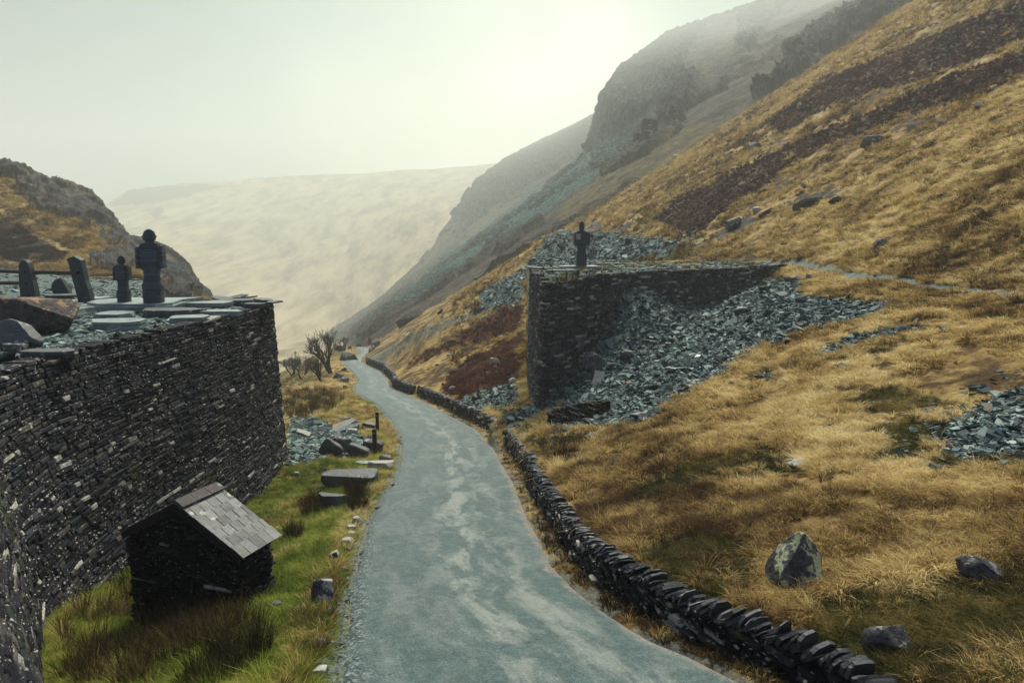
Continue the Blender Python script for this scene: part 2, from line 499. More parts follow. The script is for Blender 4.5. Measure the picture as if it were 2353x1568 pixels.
def hit_profile(X, Y):
    a, b = ray(X, Y)
    d = np.geomspace(2, 198, 4000)
    i = np.argmax(b * d < zr(d)) or len(d) - 1
    return a * d[i], d[i]


def edge_fn(px):
    pts = np.array([hit_profile(*p) for p in px])
    o = np.argsort(pts[:, 1]); pts = pts[o]
    ys = np.concatenate([[1.0], pts[:, 1], [200]]); xs = np.concatenate([[pts[0, 0]], pts[:, 0], [pts[-1, 0] - 6]])
    g = np.geomspace(1.5, 198, 500)
    v = np.interp(g, ys, xs)
    k = np.exp(-np.linspace(-2, 2, 9)**2); k /= k.sum()
    v = np.convolve(np.pad(v, 4, 'edge'), k, 'valid')
    return lambda y: np.interp(y, g, v)


xL, xR = edge_fn(LE), edge_fn(RE)
fh = smooth_interp([2, 8, 14, 20, 40, 60, 90, 120, 200], [.42, .45, .55, .68, .62, .5, .4, .3, .2])   # field level behind the roadside wall
XT = 19.5
ztoe = smooth_interp([2, 40, 58, 66, 75, 100, 130, 160, 200], [-2.05, -2.05, -2.05, -1.4, 0, 3.5, 5.2, 6, 5])

# right abutment: base and top polylines (left face, corner, inner bend, far end)
AB_BASE = [(1.0, 47), (1.05, 41), (1.4, 36), (4.4, 38.9), (7.3, 42), (13, 45.6), (20.2, 50)]
AB_TOP = [(1.15, 47), (1.25, 41.2), (1.75, 36.4), (4.7, 39.5), (7.5, 42.6), (13.1, 46.0), (20.2, 50.2)]
# left wall: base and top polylines, ordered from beside the camera to the far end and round the corner
LW_BASE = [(-1.5, 4.6), (-4.0, 6.6), (-6.6, 9.4), (-8.8, 12.6), (-9.3, 15), (-9.4, 18), (-9.0, 22), (-9.1, 25), (-9.5, 28.5), (-9.75, 30), (-10.4, 30.9), (-12, 31.4), (-17, 31.8)]
LW_TOP = [(-4.5, 4.0), (-6.8, 7.0), (-8.7, 10.4), (-10.2, 13.2), (-10.65, 15.3), (-10.6, 18), (-10.25, 21.5), (-10.0, 25), (-9.95, 28.2), (-9.95, 29.7), (-10.5, 30.5), (-12, 30.9), (-17, 31.2)]
LW_Z = -2.75
left_poly = [(x, y) for x, y in [(-4.9, 3.6), (-7.2, 6.8), (-9.1, 10.2), (-10.6, 13.1), (-11.0, 15.3), (-10.95, 18), (-10.6, 21.5), (-10.35, 25), (-10.35, 28.2), (-10.5, 30.0), (-12, 30.4)]] + [(-17, 32.5), (-22, 44), (-60, 62), (-60, 3)]
plat_poly = [(1.55, 47), (1.65, 41.5), (2.1, 37.0), (4.9, 40.0), (7.6, 43.0), (13.1, 46.4), (19.8, 50.4), (20.2, 54), (20.2, 62), (1.2, 60)]


def base_terrain(x, y):
    """returns z, and region weights"""
    z0 = zr(y)
    q = x - xR(y); p = xL(y) - x
    # ---- right side
    f = fh(y)
    tt = np.clip((q - .8) / np.maximum(XT - xR(y) - .8, 1), 0, 1)
    curve = tt + .10 * np.sin(math.pi * tt) * sstep(y, 4, 30) * (1 - sstep(y, 34, 60))
    zt = ztoe(y)
    field = z0 + f * sstep(q, .45, .8) + (zt - z0 - f) * curve
    above = np.maximum(x - XT, 0)
    up = .50 * above + .16 * (np.sqrt(above**2 + 16) - 4)
    right = field + up
    # slate tip in the corner of the abutment
    d1, t1 = segdist(x, y, (6.9, 41.6), (7.6, 42.3)); d2, t2 = segdist(x, y, (7.6, 42.3), (19.5, 49.6))
    pile = np.maximum(-3.2 - .86 * d1, -3.4 - 1.2 * np.sin(math.pi * t2) - .62 * d2)
    pile = np.where(inpoly(x, y, plat_poly) | (y > 52), -30, pile - 30 * sstep(y - 36.6, 0, 2) * sstep(1.5 - x, 0, .3))
    pw = sstep(pile - right, -.5, .2)
    right = np.maximum(right, pile) + .12 * np.exp(-((pile - right) / .35)**2)
    # tip behind the abutment
    d3, t3 = segdist(x, y, (15.0, 63.5), (6.2, 98)); d4, t4 = segdist(x, y, (6.2, 98), (-5.0, 106))
    heap = np.maximum(-.8 + 1.6 * t3 - .70 * d3, .8 - 10.2 * t4 - .74 * d4)
    heap = np.minimum(heap, right + 9 * sstep(q, 2, 14))
    inside = inpoly(x, y, plat_poly)
    right = np.where(inside, np.maximum(-2.12, np.minimum(right, -2.05 + .55 * np.maximum(x - XT, 0))), right)
    hw = sstep(heap - right, -.6, .3)
    right = np.maximum(right, heap)
    # ---- left side
    dip = np.interp(y, [2, 6, 9, 15, 20, 25, 29, 33, 40], [.8, .9, .95, .95, .7, .3, -.25, -.2, .1])
    lawn = z0 - .05 - dip * sstep(p, .2, 4.5)
    drop = np.interp(y, [40, 60, 75, 90, 110, 130], [.02, .08, .35, .5, .45, .3])
    start = np.interp(y, [40, 60, 75, 90, 110, 135, 150], [8, 7, 5, 3.2, 5, 4, 4])
    pp = np.maximum(p - start, 0)
    bank = z0 - .05 - .012 * p - np.minimum(drop * pp**1.15, 9 + .02 * pp)
    left = np.where(y < 33, lawn, 0) + np.where(y >= 33, bank, 0)
    w = sstep(y, 31, 40)
    left = lawn * (1 - w) + bank * w
    linside = inpoly(x, y, left_poly)
    left = np.where(linside, LW_Z - .12 + 1.1 * np.exp(-((x + 28.5) / 4.5)**2 - ((y - 38) / 5)**2), left)
    # flat ground under and behind the platform
    z = np.where(q > 0, right, np.where(p > 0, left, z0))
    road = sstep(np.minimum(-q, -p), -.05, .25)
    z = z - .10 * road
    z = z - 1.2 * sstep(y, 165, 178) * sstep(np.abs(x - (xL(y) + xR(y)) / 2), 0, 3) * 0
    return z, q, p, pw * (q > .8), hw * (q > .8), inside & (q > 0), linside & (p > 0)


# masks traced on the photograph, kept as patches of ground cover on the hillside
def c5(l): return [(1029 + .5624 * x, .5624 * y) for x, y in l]
def c3(l): return [(588 + .328 * x, 661.5 + .328 * y) for x, y in l]
def c4(l): return [(1102.5 + .4375 * x, 441 + .4375 * y) for x, y in l]
def c1(l): return [(.328 * x, 294 + .328 * y) for x, y in l]


HEATHER = [c5([(830, 890), (960, 800), (1150, 700), (1350, 610), (1560, 520), (1760, 440), (2000, 330), (2353, 200), (2600, 80), (2600, 230), (2353, 300), (2050, 420), (1800, 500), (1600, 580), (1400, 680), (1250, 800), (1080, 900), (1000, 970), (900, 930)]),
           c5([(1300, 500), (1420, 420), (1520, 320), (1700, 260), (1950, 150), (2353, 0), (2600, -100), (2600, 40), (2353, 170), (2000, 300), (1700, 390), (1500, 470), (1350, 560)])]
BRACKEN = [c3([(1080, 570), (1110, 500), (1400, 340), (1870, 60), (1870, 280), (1500, 400), (1250, 470)]),
           c3([(1300, 700), (1380, 580), (1500, 490), (1870, 320), (1870, 620), (1600, 740), (1480, 800), (1340, 745)])]
SCREE = [c3([(1400, 800), (1830, 640), (1860, 760), (1650, 860), (1500, 860)]),
         c4([(0, 620), (0, 520), (230, 400), (380, 205), (560, 195), (1060, 265), (1000, 330), (740, 360), (600, 390), (240, 400), (230, 560)]),
         c4([(620, 780), (740, 620), (830, 500), (1100, 540), (1640, 450), (1720, 540), (2150, 590), (2160, 640), (1900, 700), (1600, 770), (1400, 850), (1300, 930), (1100, 1050), (1000, 1110), (920, 1200), (620, 1240), (330, 1240), (520, 1000)]),
         [(2150, 1010), (2250, 930), (2352, 880), (2500, 850), (2500, 1050), (2352, 1050), (2200, 1060)],
         c4([(1800, 840), (1950, 760), (2340, 690), (2353, 720), (2100, 790), (1850, 860)]),
         c4([(1450, 960), (1600, 910), (1640, 940), (1500, 990)])]
GREEN = [c4([(1880, 540), (2160, 560), (2353, 560), (2353, 600), (2100, 590), (1900, 575)]), c4([(40, 1100), (200, 1060), (310, 1240), (260, 1330), (60, 1150)]),
         c4([(230, 1300), (560, 1270), (700, 1290), (500, 1345), (240, 1345)]), [(1560, 560), (1640, 555), (1660, 590), (1500, 600)],
         [(1480, 1260), (1700, 1230), (1760, 1320), (1640, 1380), (1540, 1330)], [(1850, 1380), (2352, 1290), (2600, 1300), (2600, 1700), (1950, 1600)],
         [(1560, 700), (1680, 700), (1700, 640), (1580, 640)]]
GREEN = GREEN[:-1]
STONY = [c3([(740, 500), (960, 400), (1200, 270), (1500, 170), (1870, 60), (1860, 110), (1500, 205), (1300, 290), (1000, 450), (900, 540)])]
DARKROCK = [c5([(1380, 840), (1450, 800), (1580, 780), (1630, 800), (1610, 825), (1480, 815), (1400, 845)]), c5([(1080, 970), (1150, 910), (1230, 890), (1270, 910), (1170, 950), (1110, 985)]),
            c5([(1740, 1000), (1790, 975), (1840, 990), (1830, 1020), (1750, 1025)]), c5([(560, 920), (600, 900), (640, 930), (600, 945)]), c5([(700, 945), (760, 895), (765, 915), (720, 950)]),
            c4([(1900, 960), (1950, 920), (2080, 930), (2060, 990), (1930, 1000)]), c3([(250, 440), (300, 380), (330, 440), (250, 520)])]


def patch(X, Y, polys, wob, fine):
    m = np.zeros(np.shape(X))
    for p_ in polys:
        m = np.maximum(m, inpoly(X + wob[0], Y + wob[1], p_))
    return m


def build_terrain():
    nc, nr = 1000, 840
    Xs = np.linspace(-260, 2620, nc)
    ds = np.geomspace(2.6, 178, nr)
    ax = (Xs - CX) / 1600.0
    x = ax[None, :] * ds[:, None]
    y = np.repeat(ds[:, None], nc, 1)
    z, q, p, pw, hw, ins, lins = base_terrain(x, y)
    X, Y = proj(x, y, z)
    s = np.clip(y / 60, .15, 1) * np.where(y > 40, .6, .85)
    n1 = fbm(x * .45, y * .45, z * .45, 3); n2 = fbm(x * 1.7, y * 1.7, z * 1.7, 3)
    n3 = fbm(x * 4.5, y * 4.5, z * 4.5, 3, .7)
    wob = ((26 * n1 + 20 * n2 + 14 * n3) * s * 1.0, (18 * fbm(x * .5 + 40, y * .5, z * .5, 3) + 14 * fbm(x * 2 + 9, y * 2, z * 2, 2) + 12 * fbm(x * 5 + 2, y * 5, z * 5, 2)) * s)
    right = q > .8
    he = patch(X, Y, HEATHER, wob, n2) * right
    br = patch(X, Y, BRACKEN, wob, n2) * right * (y > 42)
    sc = patch(X, Y, SCREE, wob, n2) * right
    gr = patch(X, Y, GREEN, wob, n2) * right
    rk = patch(X, Y, DARKROCK, (wob[0] * .5, wob[1] * .5), n2)
    sc = np.maximum(sc, .55 * patch(X, Y, STONY, wob, n2) * right * (n2 > -.35))
    speck = fbm(x * .30 + 3, y * .30, z * .30, 3)
    he = he * (n2 + .6 * n1 > -.52) + (right & (y > 30) & (speck > .42)) * .8
    rk = np.maximum(rk, (right & (y > 30) & (x > XT) & (fbm(x * .22 + 50, y * .16, z * .3, 4) > .47)) * 1.0)
    sc = np.maximum(sc, (pw > .5) * 1.0)
    sc = np.maximum(sc, (p > 1.5) * inpoly(X + wob[0] * .6, Y + wob[1] * .6, [(660, 960), (720, 960), (790, 985), (850, 1010), (850, 1045), (770, 1050), (660, 1070)]))
    path_x = XT - .3 + .5 * np.sin(y * .16) + .5 * fbm(y * .2, 3.3, 0, 2)
    gv = ((np.abs(x - path_x) < .42 + .22 * n2 + .1 * n1) & (y < 52) & right) * 1.0
    trk = (np.abs(x - (17.2 + (y - 55) * .06)) < 1.3 + .5 * n1) & (y > 52) & (y < 78)
    gv = np.maximum(gv, ins * (y < 57) * (n1 + .4 * n2 > -.12) * .9)
    gv = np.maximum(gv, lins * 1.0)
    gv = np.maximum(gv, trk * (x < XT + .5) * .35)
    gv = np.maximum(gv, ((q > -.1) & (q < .3)) * .55 * (n2 > -.1))
    gv = np.maximum(gv, ((p > -.1) & (p < .16 + .35 * np.clip(n1, -.3, 1))) * .8)
    gr = np.maximum(gr, (ins & (n1 + .4 * n2 <= -.12)) * .8)
    gr = np.maximum(gr, (right & (y < 48) & (x < XT) & (fbm(x * .16 + 20, y * .16, 0, 4, .6) > .24)) * .75)
    lawn = (p > .15) & (y < 34) & ~lins
    gr = np.maximum(gr, lawn * np.clip(.75 + .7 * n1 + sstep(p, .4, 2.2) * .5 - .5, .1, 1))
    gr = np.maximum(gr, (p > 3) * (y > 75) * .7)
    for a in (gr, br, he):
        a *= (1 - sc) * (1 - gv)
    sc = sc * (1 - gv); rk = rk * (1 - sc)
    # relief
    grassy = np.clip(1 - sc - gv, 0, 1) * (np.minimum(np.abs(q), np.abs(p)) > .2) * ((q > .3) | (p > .3))
    am = np.where(q > 0, sstep(q, .9, 3), sstep(p, .3, 2) * .35)
    lam = np.clip(y / 55, .35, 1.6)
    tus = fbm(x / (1.2 * lam), y / (1.2 * lam), z / (1.2 * lam), 4, .55)
    big = fbm(x / 6 + 7, y / 6, z / 6, 3)
    z = z + grassy * am * ((.22 + .14 * (y < 45)) * lam * tus + .35 * big * sstep(y, 15, 60) * (1 - ins) * (1 - lins))
    z = z + sc * am * (.16 * fbm(x * 1.3, y * 1.3, z * 1.3, 4, .6) + .22 * big * (1 - ins))
    z = z + gv * .03 * n2
    z = z + rk * (.28 * np.clip(y / 60, .3, 1)) * fbm(x * .8, y * .8, z * .8, 4, .6, True)
    i = np.arange((nr - 1) * nc).reshape(nr - 1, nc)[:, :-1].ravel()
    faces = np.stack([i, i + 1, i + nc + 1, i + nc], 1)
    v = np.stack([x, y, z], -1).reshape(-1, 3)
    o = mesh_obj('hillside', v, faces, M['terrain'], None, True,
                 {'mask': np.stack([he, sc, gr], -1).reshape(-1, 3), 'maskb': np.stack([br, rk, gv], -1).reshape(-1, 3)})
    tag(o, kind='structure')
    return dict(x=x, y=y, z=z, he=he, sc=sc, gr=gr, br=br, rk=rk, gv=gv, q=q, p=p, ins=ins, lins=lins, X=X, Y=Y, ds=ds, Xs=Xs)


T = build_terrain()


def tz(x, y):
    """height of the finished ground (bilinear in the grid)"""
    x = np.asarray(x, float); y = np.asarray(y, float)
    r = np.log(np.clip(y, 2.61, 177) / 2.6) / math.log(178 / 2.6) * (len(T['ds']) - 1)
    c = (x / np.clip(y, 2.61, 177) * 1600 + CX - T['Xs'][0]) / (T['Xs'][1] - T['Xs'][0])
    r = np.clip(r, 0, len(T['ds']) - 1.001); c = np.clip(c, 0, len(T['Xs']) - 1.001)
    i, j = r.astype(int), c.astype(int); a, b = r - i, c - j
    Z = T['z']
    return (Z[i, j] * (1-a) * (1-b) + Z[i+1, j] * a * (1-b) + Z[i, j+1] * (1-a) * b + Z[i+1, j+1] * a * b)


def tget(k, x, y):
    r = np.rint(np.log(np.clip(y, 2.61, 177) / 2.6) / math.log(178 / 2.6) * (len(T['ds']) - 1)).astype(int)
    c = np.rint((x / y * 1600 + CX - T['Xs'][0]) / (T['Xs'][1] - T['Xs'][0])).astype(int)
    return T[k][np.clip(r, 0, len(T['ds']) - 1), np.clip(c, 0, len(T['Xs']) - 1)]


def on(X, Y, dmin=3.0, dmax=176):
    """the point of the ground seen at a photo position"""
    a, b = ray(X, Y)
    d = np.geomspace(dmin, dmax, 3000)
    h = b * d < tz(a * d, d)
    i = int(np.argmax(h)) if h.any() else len(d) - 1
    return np.array([a * d[i], d[i], float(tz(a * d[i], d[i]))])


# ------------------------------------------------------------------ road
def build_road():
    ys = np.geomspace(2.7, 172, 900); nu = 25
    l = xL(ys) + .05 * fbm(ys * 1.2, 1.5, 0, 3) + .10 * fbm(ys * .35, 4.5, 0, 2)
    r = xR(ys) + .05 * fbm(ys * 1.2, 8.5, 0, 3) + .08 * fbm(ys * .35, 9.5, 0, 2)
    t = np.linspace(0, 1, nu)
    x = l[:, None] + (r - l)[:, None] * t[None, :]
    y = np.repeat(ys[:, None], nu, 1)
    z = zr(y) + .02 + .05 * (1 - (2 * t - 1)**2)[None, :] + .012 * fbm(x * .8, y * .8, 0, 3)
    z[:, 0] -= .10; z[:, -1] -= .10
    i = np.arange((len(ys) - 1) * nu).reshape(-1, nu)[:, :-1].ravel()
    faces = np.stack([i, i + 1, i + nu + 1, i + nu], 1)
    arc = np.concatenate([[0], np.cumsum(np.hypot(np.diff(ys), np.diff((l + r) / 2)))])
    u = x - ((l + r) / 2)[:, None]
    o = mesh_obj('road', np.stack([x, y, z], -1).reshape(-1, 3), faces, M['road'], None, True, None,
                 {'u': u.ravel(), 'w': np.repeat(arc[:, None], nu, 1).ravel(), 'eL': (x - l[:, None]).ravel(), 'eR': (r[:, None] - x).ravel()})
    tag(o, kind='structure')


build_road()


# ------------------------------------------------------------------ lofted far slopes
def loft(name, rows, mat, ncol, nrow, amp, lam, masks=None, ridge=0.0, kind='structure', ysc=1.0):
    R = np.array([[P(*pt) for pt in row] for row in rows])          # (r,k,3)
    k = R.shape[1]
    tk = np.linspace(0, 1, k); tc = np.linspace(0, 1, ncol)
    A = np.stack([np.stack([np.interp(tc, tk, R[i, :, c]) for c in range(3)], -1) for i in range(len(R))])
    ker = np.exp(-np.linspace(-2, 2, 2 * (ncol // (11 * k)) + 1)**2); ker /= ker.sum(); h = len(ker) // 2
    for i in range(len(A)):
        for c in range(3):
            e = np.pad(A[i, :, c], h, 'reflect', reflect_type='odd'); A[i, :, c] = np.convolve(e, ker, 'valid')
    tr = np.linspace(0, 1, nrow) * (len(R) - 1)
    i = np.clip(tr.astype(int), 0, len(R) - 2); f = (tr - i)[:, None, None]; f = f * f * (3 - 2 * f) * .5 + f * .5
    G = A[i] * (1 - f) + A[i + 1] * f
    du = np.gradient(G, axis=1); dv = np.gradient(G, axis=0)
    n = np.cross(du, dv); n /= np.linalg.norm(n, axis=2, keepdims=True) + 1e-9
    n *= np.where(n[..., 2:3] < 0, -1, 1)
    X, Y = proj(G[..., 0], G[..., 1], G[..., 2])
    x, y, z = G[..., 0], G[..., 1], G[..., 2]
    wob = (16 * fbm(x / lam, y / lam, z / lam, 4) + 12 * fbm(x / lam * 3.5, y / lam * 3.5, z / lam * 3.5, 4, .7), 14 * fbm(x / lam + 31, y / lam, z / lam, 4) + 10 * fbm(x / lam * 3.5 + 9, y / lam * 3.5, z / lam * 3.5, 4, .7))
    mk = [np.zeros_like(X) for _ in range(3)]
    for c, fn in (masks or {}).items():
        mk[c] = fn(X + wob[0], Y + wob[1], G)
    dsp = amp * fbm(x / lam, y * ysc / lam, z / lam, 6, .55)
    rk = mk[1]
    dsp = dsp + ridge * rk * fbm(x / (lam * .7) + 3, y / (lam * .7), z / (lam * 2.2), 6, .58, True)
    G = G + n * dsp[..., None]
    j = np.arange((nrow - 1) * ncol).reshape(nrow - 1, ncol)[:, :-1].ravel()
    faces = np.stack([j, j + 1, j + ncol + 1, j + ncol], 1)
    o = mesh_obj(name, G.reshape(-1, 3), faces, mat, None, True, {'mask': np.stack(mk, -1).reshape(-1, 3)})
    tag(o, kind=kind)
    return o


def band(polys):
    return lambda X, Y, G: patch(X, Y, polys, (0, 0), None) * 1.0


SCREE_BAND = [c5([(-320, 1330), (0, 1030), (300, 830), (560, 640), (800, 480), (860, 490), (850, 560), (780, 590), (640, 690), (380, 880), (230, 990), (0, 1150), (-150, 1250)])]
CRAGS = [c5([(600, 560), (620, 440), (700, 280), (900, 100), (1050, 100), (960, 250), (930, 400), (860, 470), (740, 520), (640, 580)]),
         c5([(880, 520), (900, 400), (960, 300), (1040, 330), (1000, 430), (930, 525)]),
         c5([(1180, 190), (1200, 60), (1400, 0), (1300, 100), (1240, 210)]),
         c5([(1370, 230), (1480, 150), (1750, 20), (2200, -60), (2000, 60), (1850, 110), (1650, 170), (1440, 280)]),
         c5([(1360, 330), (1500, 250), (1560, 260), (1400, 360), (1250, 420)]),
         c5([(30, 880), (150, 700), (320, 580), (450, 500), (640, 480), (600, 600), (430, 700), (250, 800), (100, 900)])]
GOLDP = [c5([(1030, 250), (1180, 90), (1200, 180), (1060, 330), (960, 330)]), c5([(420, 900), (640, 710), (860, 560), (1000, 515), (1200, 500), (1150, 560), (900, 720), (700, 870), (540, 900)])]
loft('fellside', [
    [(850, 806, 168), (1029, 700, 168), (1198, 600, 168), (1366, 510, 168), (1468, 460, 168), (1560, 410, 168), (1700, 350, 168), (1960, 205, 168), (2400, -60, 168)],
    [(838, 785, 200), (1029, 668, 200), (1198, 555, 200), (1366, 445, 200), (1468, 385, 200), (1540, 335, 205), (1660, 240, 220), (1840, 130, 240), (2300, -120, 260)],
    [(830, 775, 250), (1029, 645, 250), (1198, 525, 250), (1366, 408, 250), (1468, 330, 250), (1520, 285, 262), (1575, 170, 420), (1700, 85, 820), (2100, -60, 1000)],
    [(800, 772, 400), (1000, 622, 400), (1185, 490, 400), (1335, 372, 410), (1386, 310, 430), (1394, 225, 540), (1430, 160, 820), (1540, 75, 1280), (1800, -20, 1100)],
    [(790, 770, 560), (960, 640, 560), (1100, 545, 560), (1250, 435, 580), (1340, 375, 620), (1366, 330, 760), (1400, 270, 960), (1470, 190, 1250), (1620, 90, 1400)],
    [(760, 765, 760), (870, 690, 760), (960, 612, 760), (1046, 495, 820), (1090, 425, 1000), (1160, 370, 1350), (1250, 322, 1750), (1366, 275, 1900), (1520, 200, 1750)],
    [(740, 775, 950), (850, 710, 950), (950, 640, 950), (1040, 560, 1000), (1090, 500, 1200), (1150, 450, 1550), (1250, 400, 1950), (1366, 350, 2050), (1500, 290, 1900)],
], M['slope'], 760, 760, 2.2, 20, {0: band(SCREE_BAND), 1: lambda X, Y, G: np.maximum(band(CRAGS)(X, Y, G), .45 * (fbm(G[..., 0] / 60, G[..., 1] / 60, G[..., 2] / 40, 4) > .05)), 2: band(GOLDP)}, 8.0)

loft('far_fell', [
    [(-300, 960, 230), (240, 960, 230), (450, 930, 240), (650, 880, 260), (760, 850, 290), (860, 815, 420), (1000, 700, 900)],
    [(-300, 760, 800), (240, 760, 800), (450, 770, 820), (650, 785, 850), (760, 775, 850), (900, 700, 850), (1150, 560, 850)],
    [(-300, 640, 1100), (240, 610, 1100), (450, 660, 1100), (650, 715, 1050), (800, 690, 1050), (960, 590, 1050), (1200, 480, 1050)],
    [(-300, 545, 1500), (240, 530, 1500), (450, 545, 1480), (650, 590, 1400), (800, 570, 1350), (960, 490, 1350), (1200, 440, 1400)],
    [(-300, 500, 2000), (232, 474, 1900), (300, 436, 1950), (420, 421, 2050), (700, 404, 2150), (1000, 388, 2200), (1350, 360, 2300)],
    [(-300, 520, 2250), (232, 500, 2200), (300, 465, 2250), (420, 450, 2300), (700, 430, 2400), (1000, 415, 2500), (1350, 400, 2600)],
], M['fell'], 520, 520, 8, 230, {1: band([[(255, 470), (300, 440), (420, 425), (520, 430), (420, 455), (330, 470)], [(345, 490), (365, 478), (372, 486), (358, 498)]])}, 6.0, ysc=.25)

HX = [-300, -100, 0, 50, 100, 130, 180, 215, 240, 265, 290, 310, 335, 400, 480]
HY = [300, 352, 383, 392, 410, 425, 440, 462, 495, 530, 560, 588, 628, 668, 692]
HB = [636, 636, 636, 636, 636, 636, 636, 635, 634, 634, 634, 636, 641, 672, 694]
rowsA = [[(x, 705, 92) for x in HX],
         [(x, max(b + 52, 690), 95) for x, b in zip(HX, HB)],
         [(x, b + 3, 97) for x, b in zip(HX, HB)],
         [(x, b - 2, 101) for x, b in zip(HX, HB)],
         [(x, b + (h - b) * .33, 116) for x, b, h in zip(HX, HB, HY)],
         [(x, b + (h - b) * .74, 132) for x, b, h in zip(HX, HB, HY)],
         [(x, h, 150) for x, h in zip(HX, HY)],
         [(x, h + 25, 175) for x, h in zip(HX, HY)]]
HCRAG = [c1([(100, 400), (340, 390), (480, 410), (640, 470), (720, 545), (780, 640), (900, 780), (970, 880), (900, 880), (760, 770), (640, 650), (480, 655), (280, 600), (150, 470)]),
         c1([(640, 900), (800, 880), (960, 900), (1000, 1000), (800, 1020), (650, 960)]), c1([(560, 680), (640, 690), (620, 720)]), c1([(680, 760), (760, 760), (800, 830), (700, 800)]),
         c1([(-50, 270), (100, 290), (320, 370), (330, 410), (100, 340), (-50, 310)]), c1([(1120, 1030), (1250, 1050), (1400, 1200), (1120, 1200)])]
HHEATH = [c1([(-100, 650), (150, 690), (300, 790), (480, 870), (440, 950), (200, 940), (-100, 890)]), c1([(-100, 950), (100, 960), (120, 1000), (-100, 1000)])]


def hill_a():
    o = loft('crag_hill', rowsA, M['terrain'], 420, 300, .9, 9, {1: band(HCRAG), 0: band(HHEATH)}, 2.6)
    me = o.data
    n = len(me.vertices)
    c = np.empty(n * 4, np.float32); me.color_attributes['mask'].data.foreach_get('color', c); c = c.reshape(-1, 4)
    me.attributes.remove(me.attributes['mask'])
    b = np.zeros((n, 4), np.float32); b[:, 1] = c[:, 1]; b[:, 3] = 1
    a = np.zeros((n, 4), np.float32); a[:, 0] = c[:, 0]; a[:, 3] = 1
    v = np.empty(n * 3, np.float32); me.vertices.foreach_get('co', v); v = v.reshape(-1, 3)
    a[:, 2] = (fbm(v[:, 0] / 9, v[:, 1] / 9, v[:, 2] / 9, 4) > .1) * .5
    for nm, q in (('mask', a), ('maskb', b)):
        k = me.color_attributes.new(nm, 'FLOAT_COLOR', 'POINT'); k.data.foreach_set('color', q.ravel())


hill_a()
BX = [270, 300, 318, 345, 372, 400, 425, 450, 480, 520]
BY = [556, 550, 551, 557, 570, 590, 614, 648, 686, 720]
loft('rocky_spur', [[(x, max(700, b + 20), 178) for x, b in zip(BX, BY)], [(x, b + (700 - b) * .4, 196) for x, b in zip(BX, BY)],
                    [(x, b, 215) for x, b in zip(BX, BY)], [(x, b + 22, 240) for x, b in zip(BX, BY)]],
     M['slope'], 200, 120, 1.2, 12, {1: lambda X, Y, G: (fbm(G[..., 0] / 14, G[..., 1] / 14, G[..., 2] / 14, 3) > -.15) * 1.0}, 2.0)
# ------------------------------------------------------------------ dry-stone walls
def path_fn(base, top, zb, zt, n=400, rnd=2):
    base, top = np.array(base, float), np.array(top, float)
    L = np.concatenate([[0], np.cumsum(np.hypot(*np.diff(base, axis=0).T))])
    s = np.linspace(0, L[-1], n)
    def smooth(a):
        v = np.interp(s, L, a)
        if rnd:
            h = max(1, int(.35 * rnd / 2 / (L[-1] / n)))
            k = np.ones(2*h+1) / (2*h+1)
            for _ in range(2): v = np.convolve(np.pad(v, h, 'reflect', reflect_type='odd'), k, 'valid')
        return v
    A = {k: smooth(v) for k, v in dict(bx=base[:, 0], by=base[:, 1], tx=top[:, 0], ty=top[:, 1]).items()}
    A['zb'] = np.array([float(zb(x, y)) for x, y in zip(A['bx'], A['by'])]) if callable(zb) else np.interp(s, L, zb)
    A['zt'] = np.interp(s, L, zt) if not callable(zt) else np.array([zt(x, y) for x, y in zip(A['bx'], A['by'])])
    return s, A


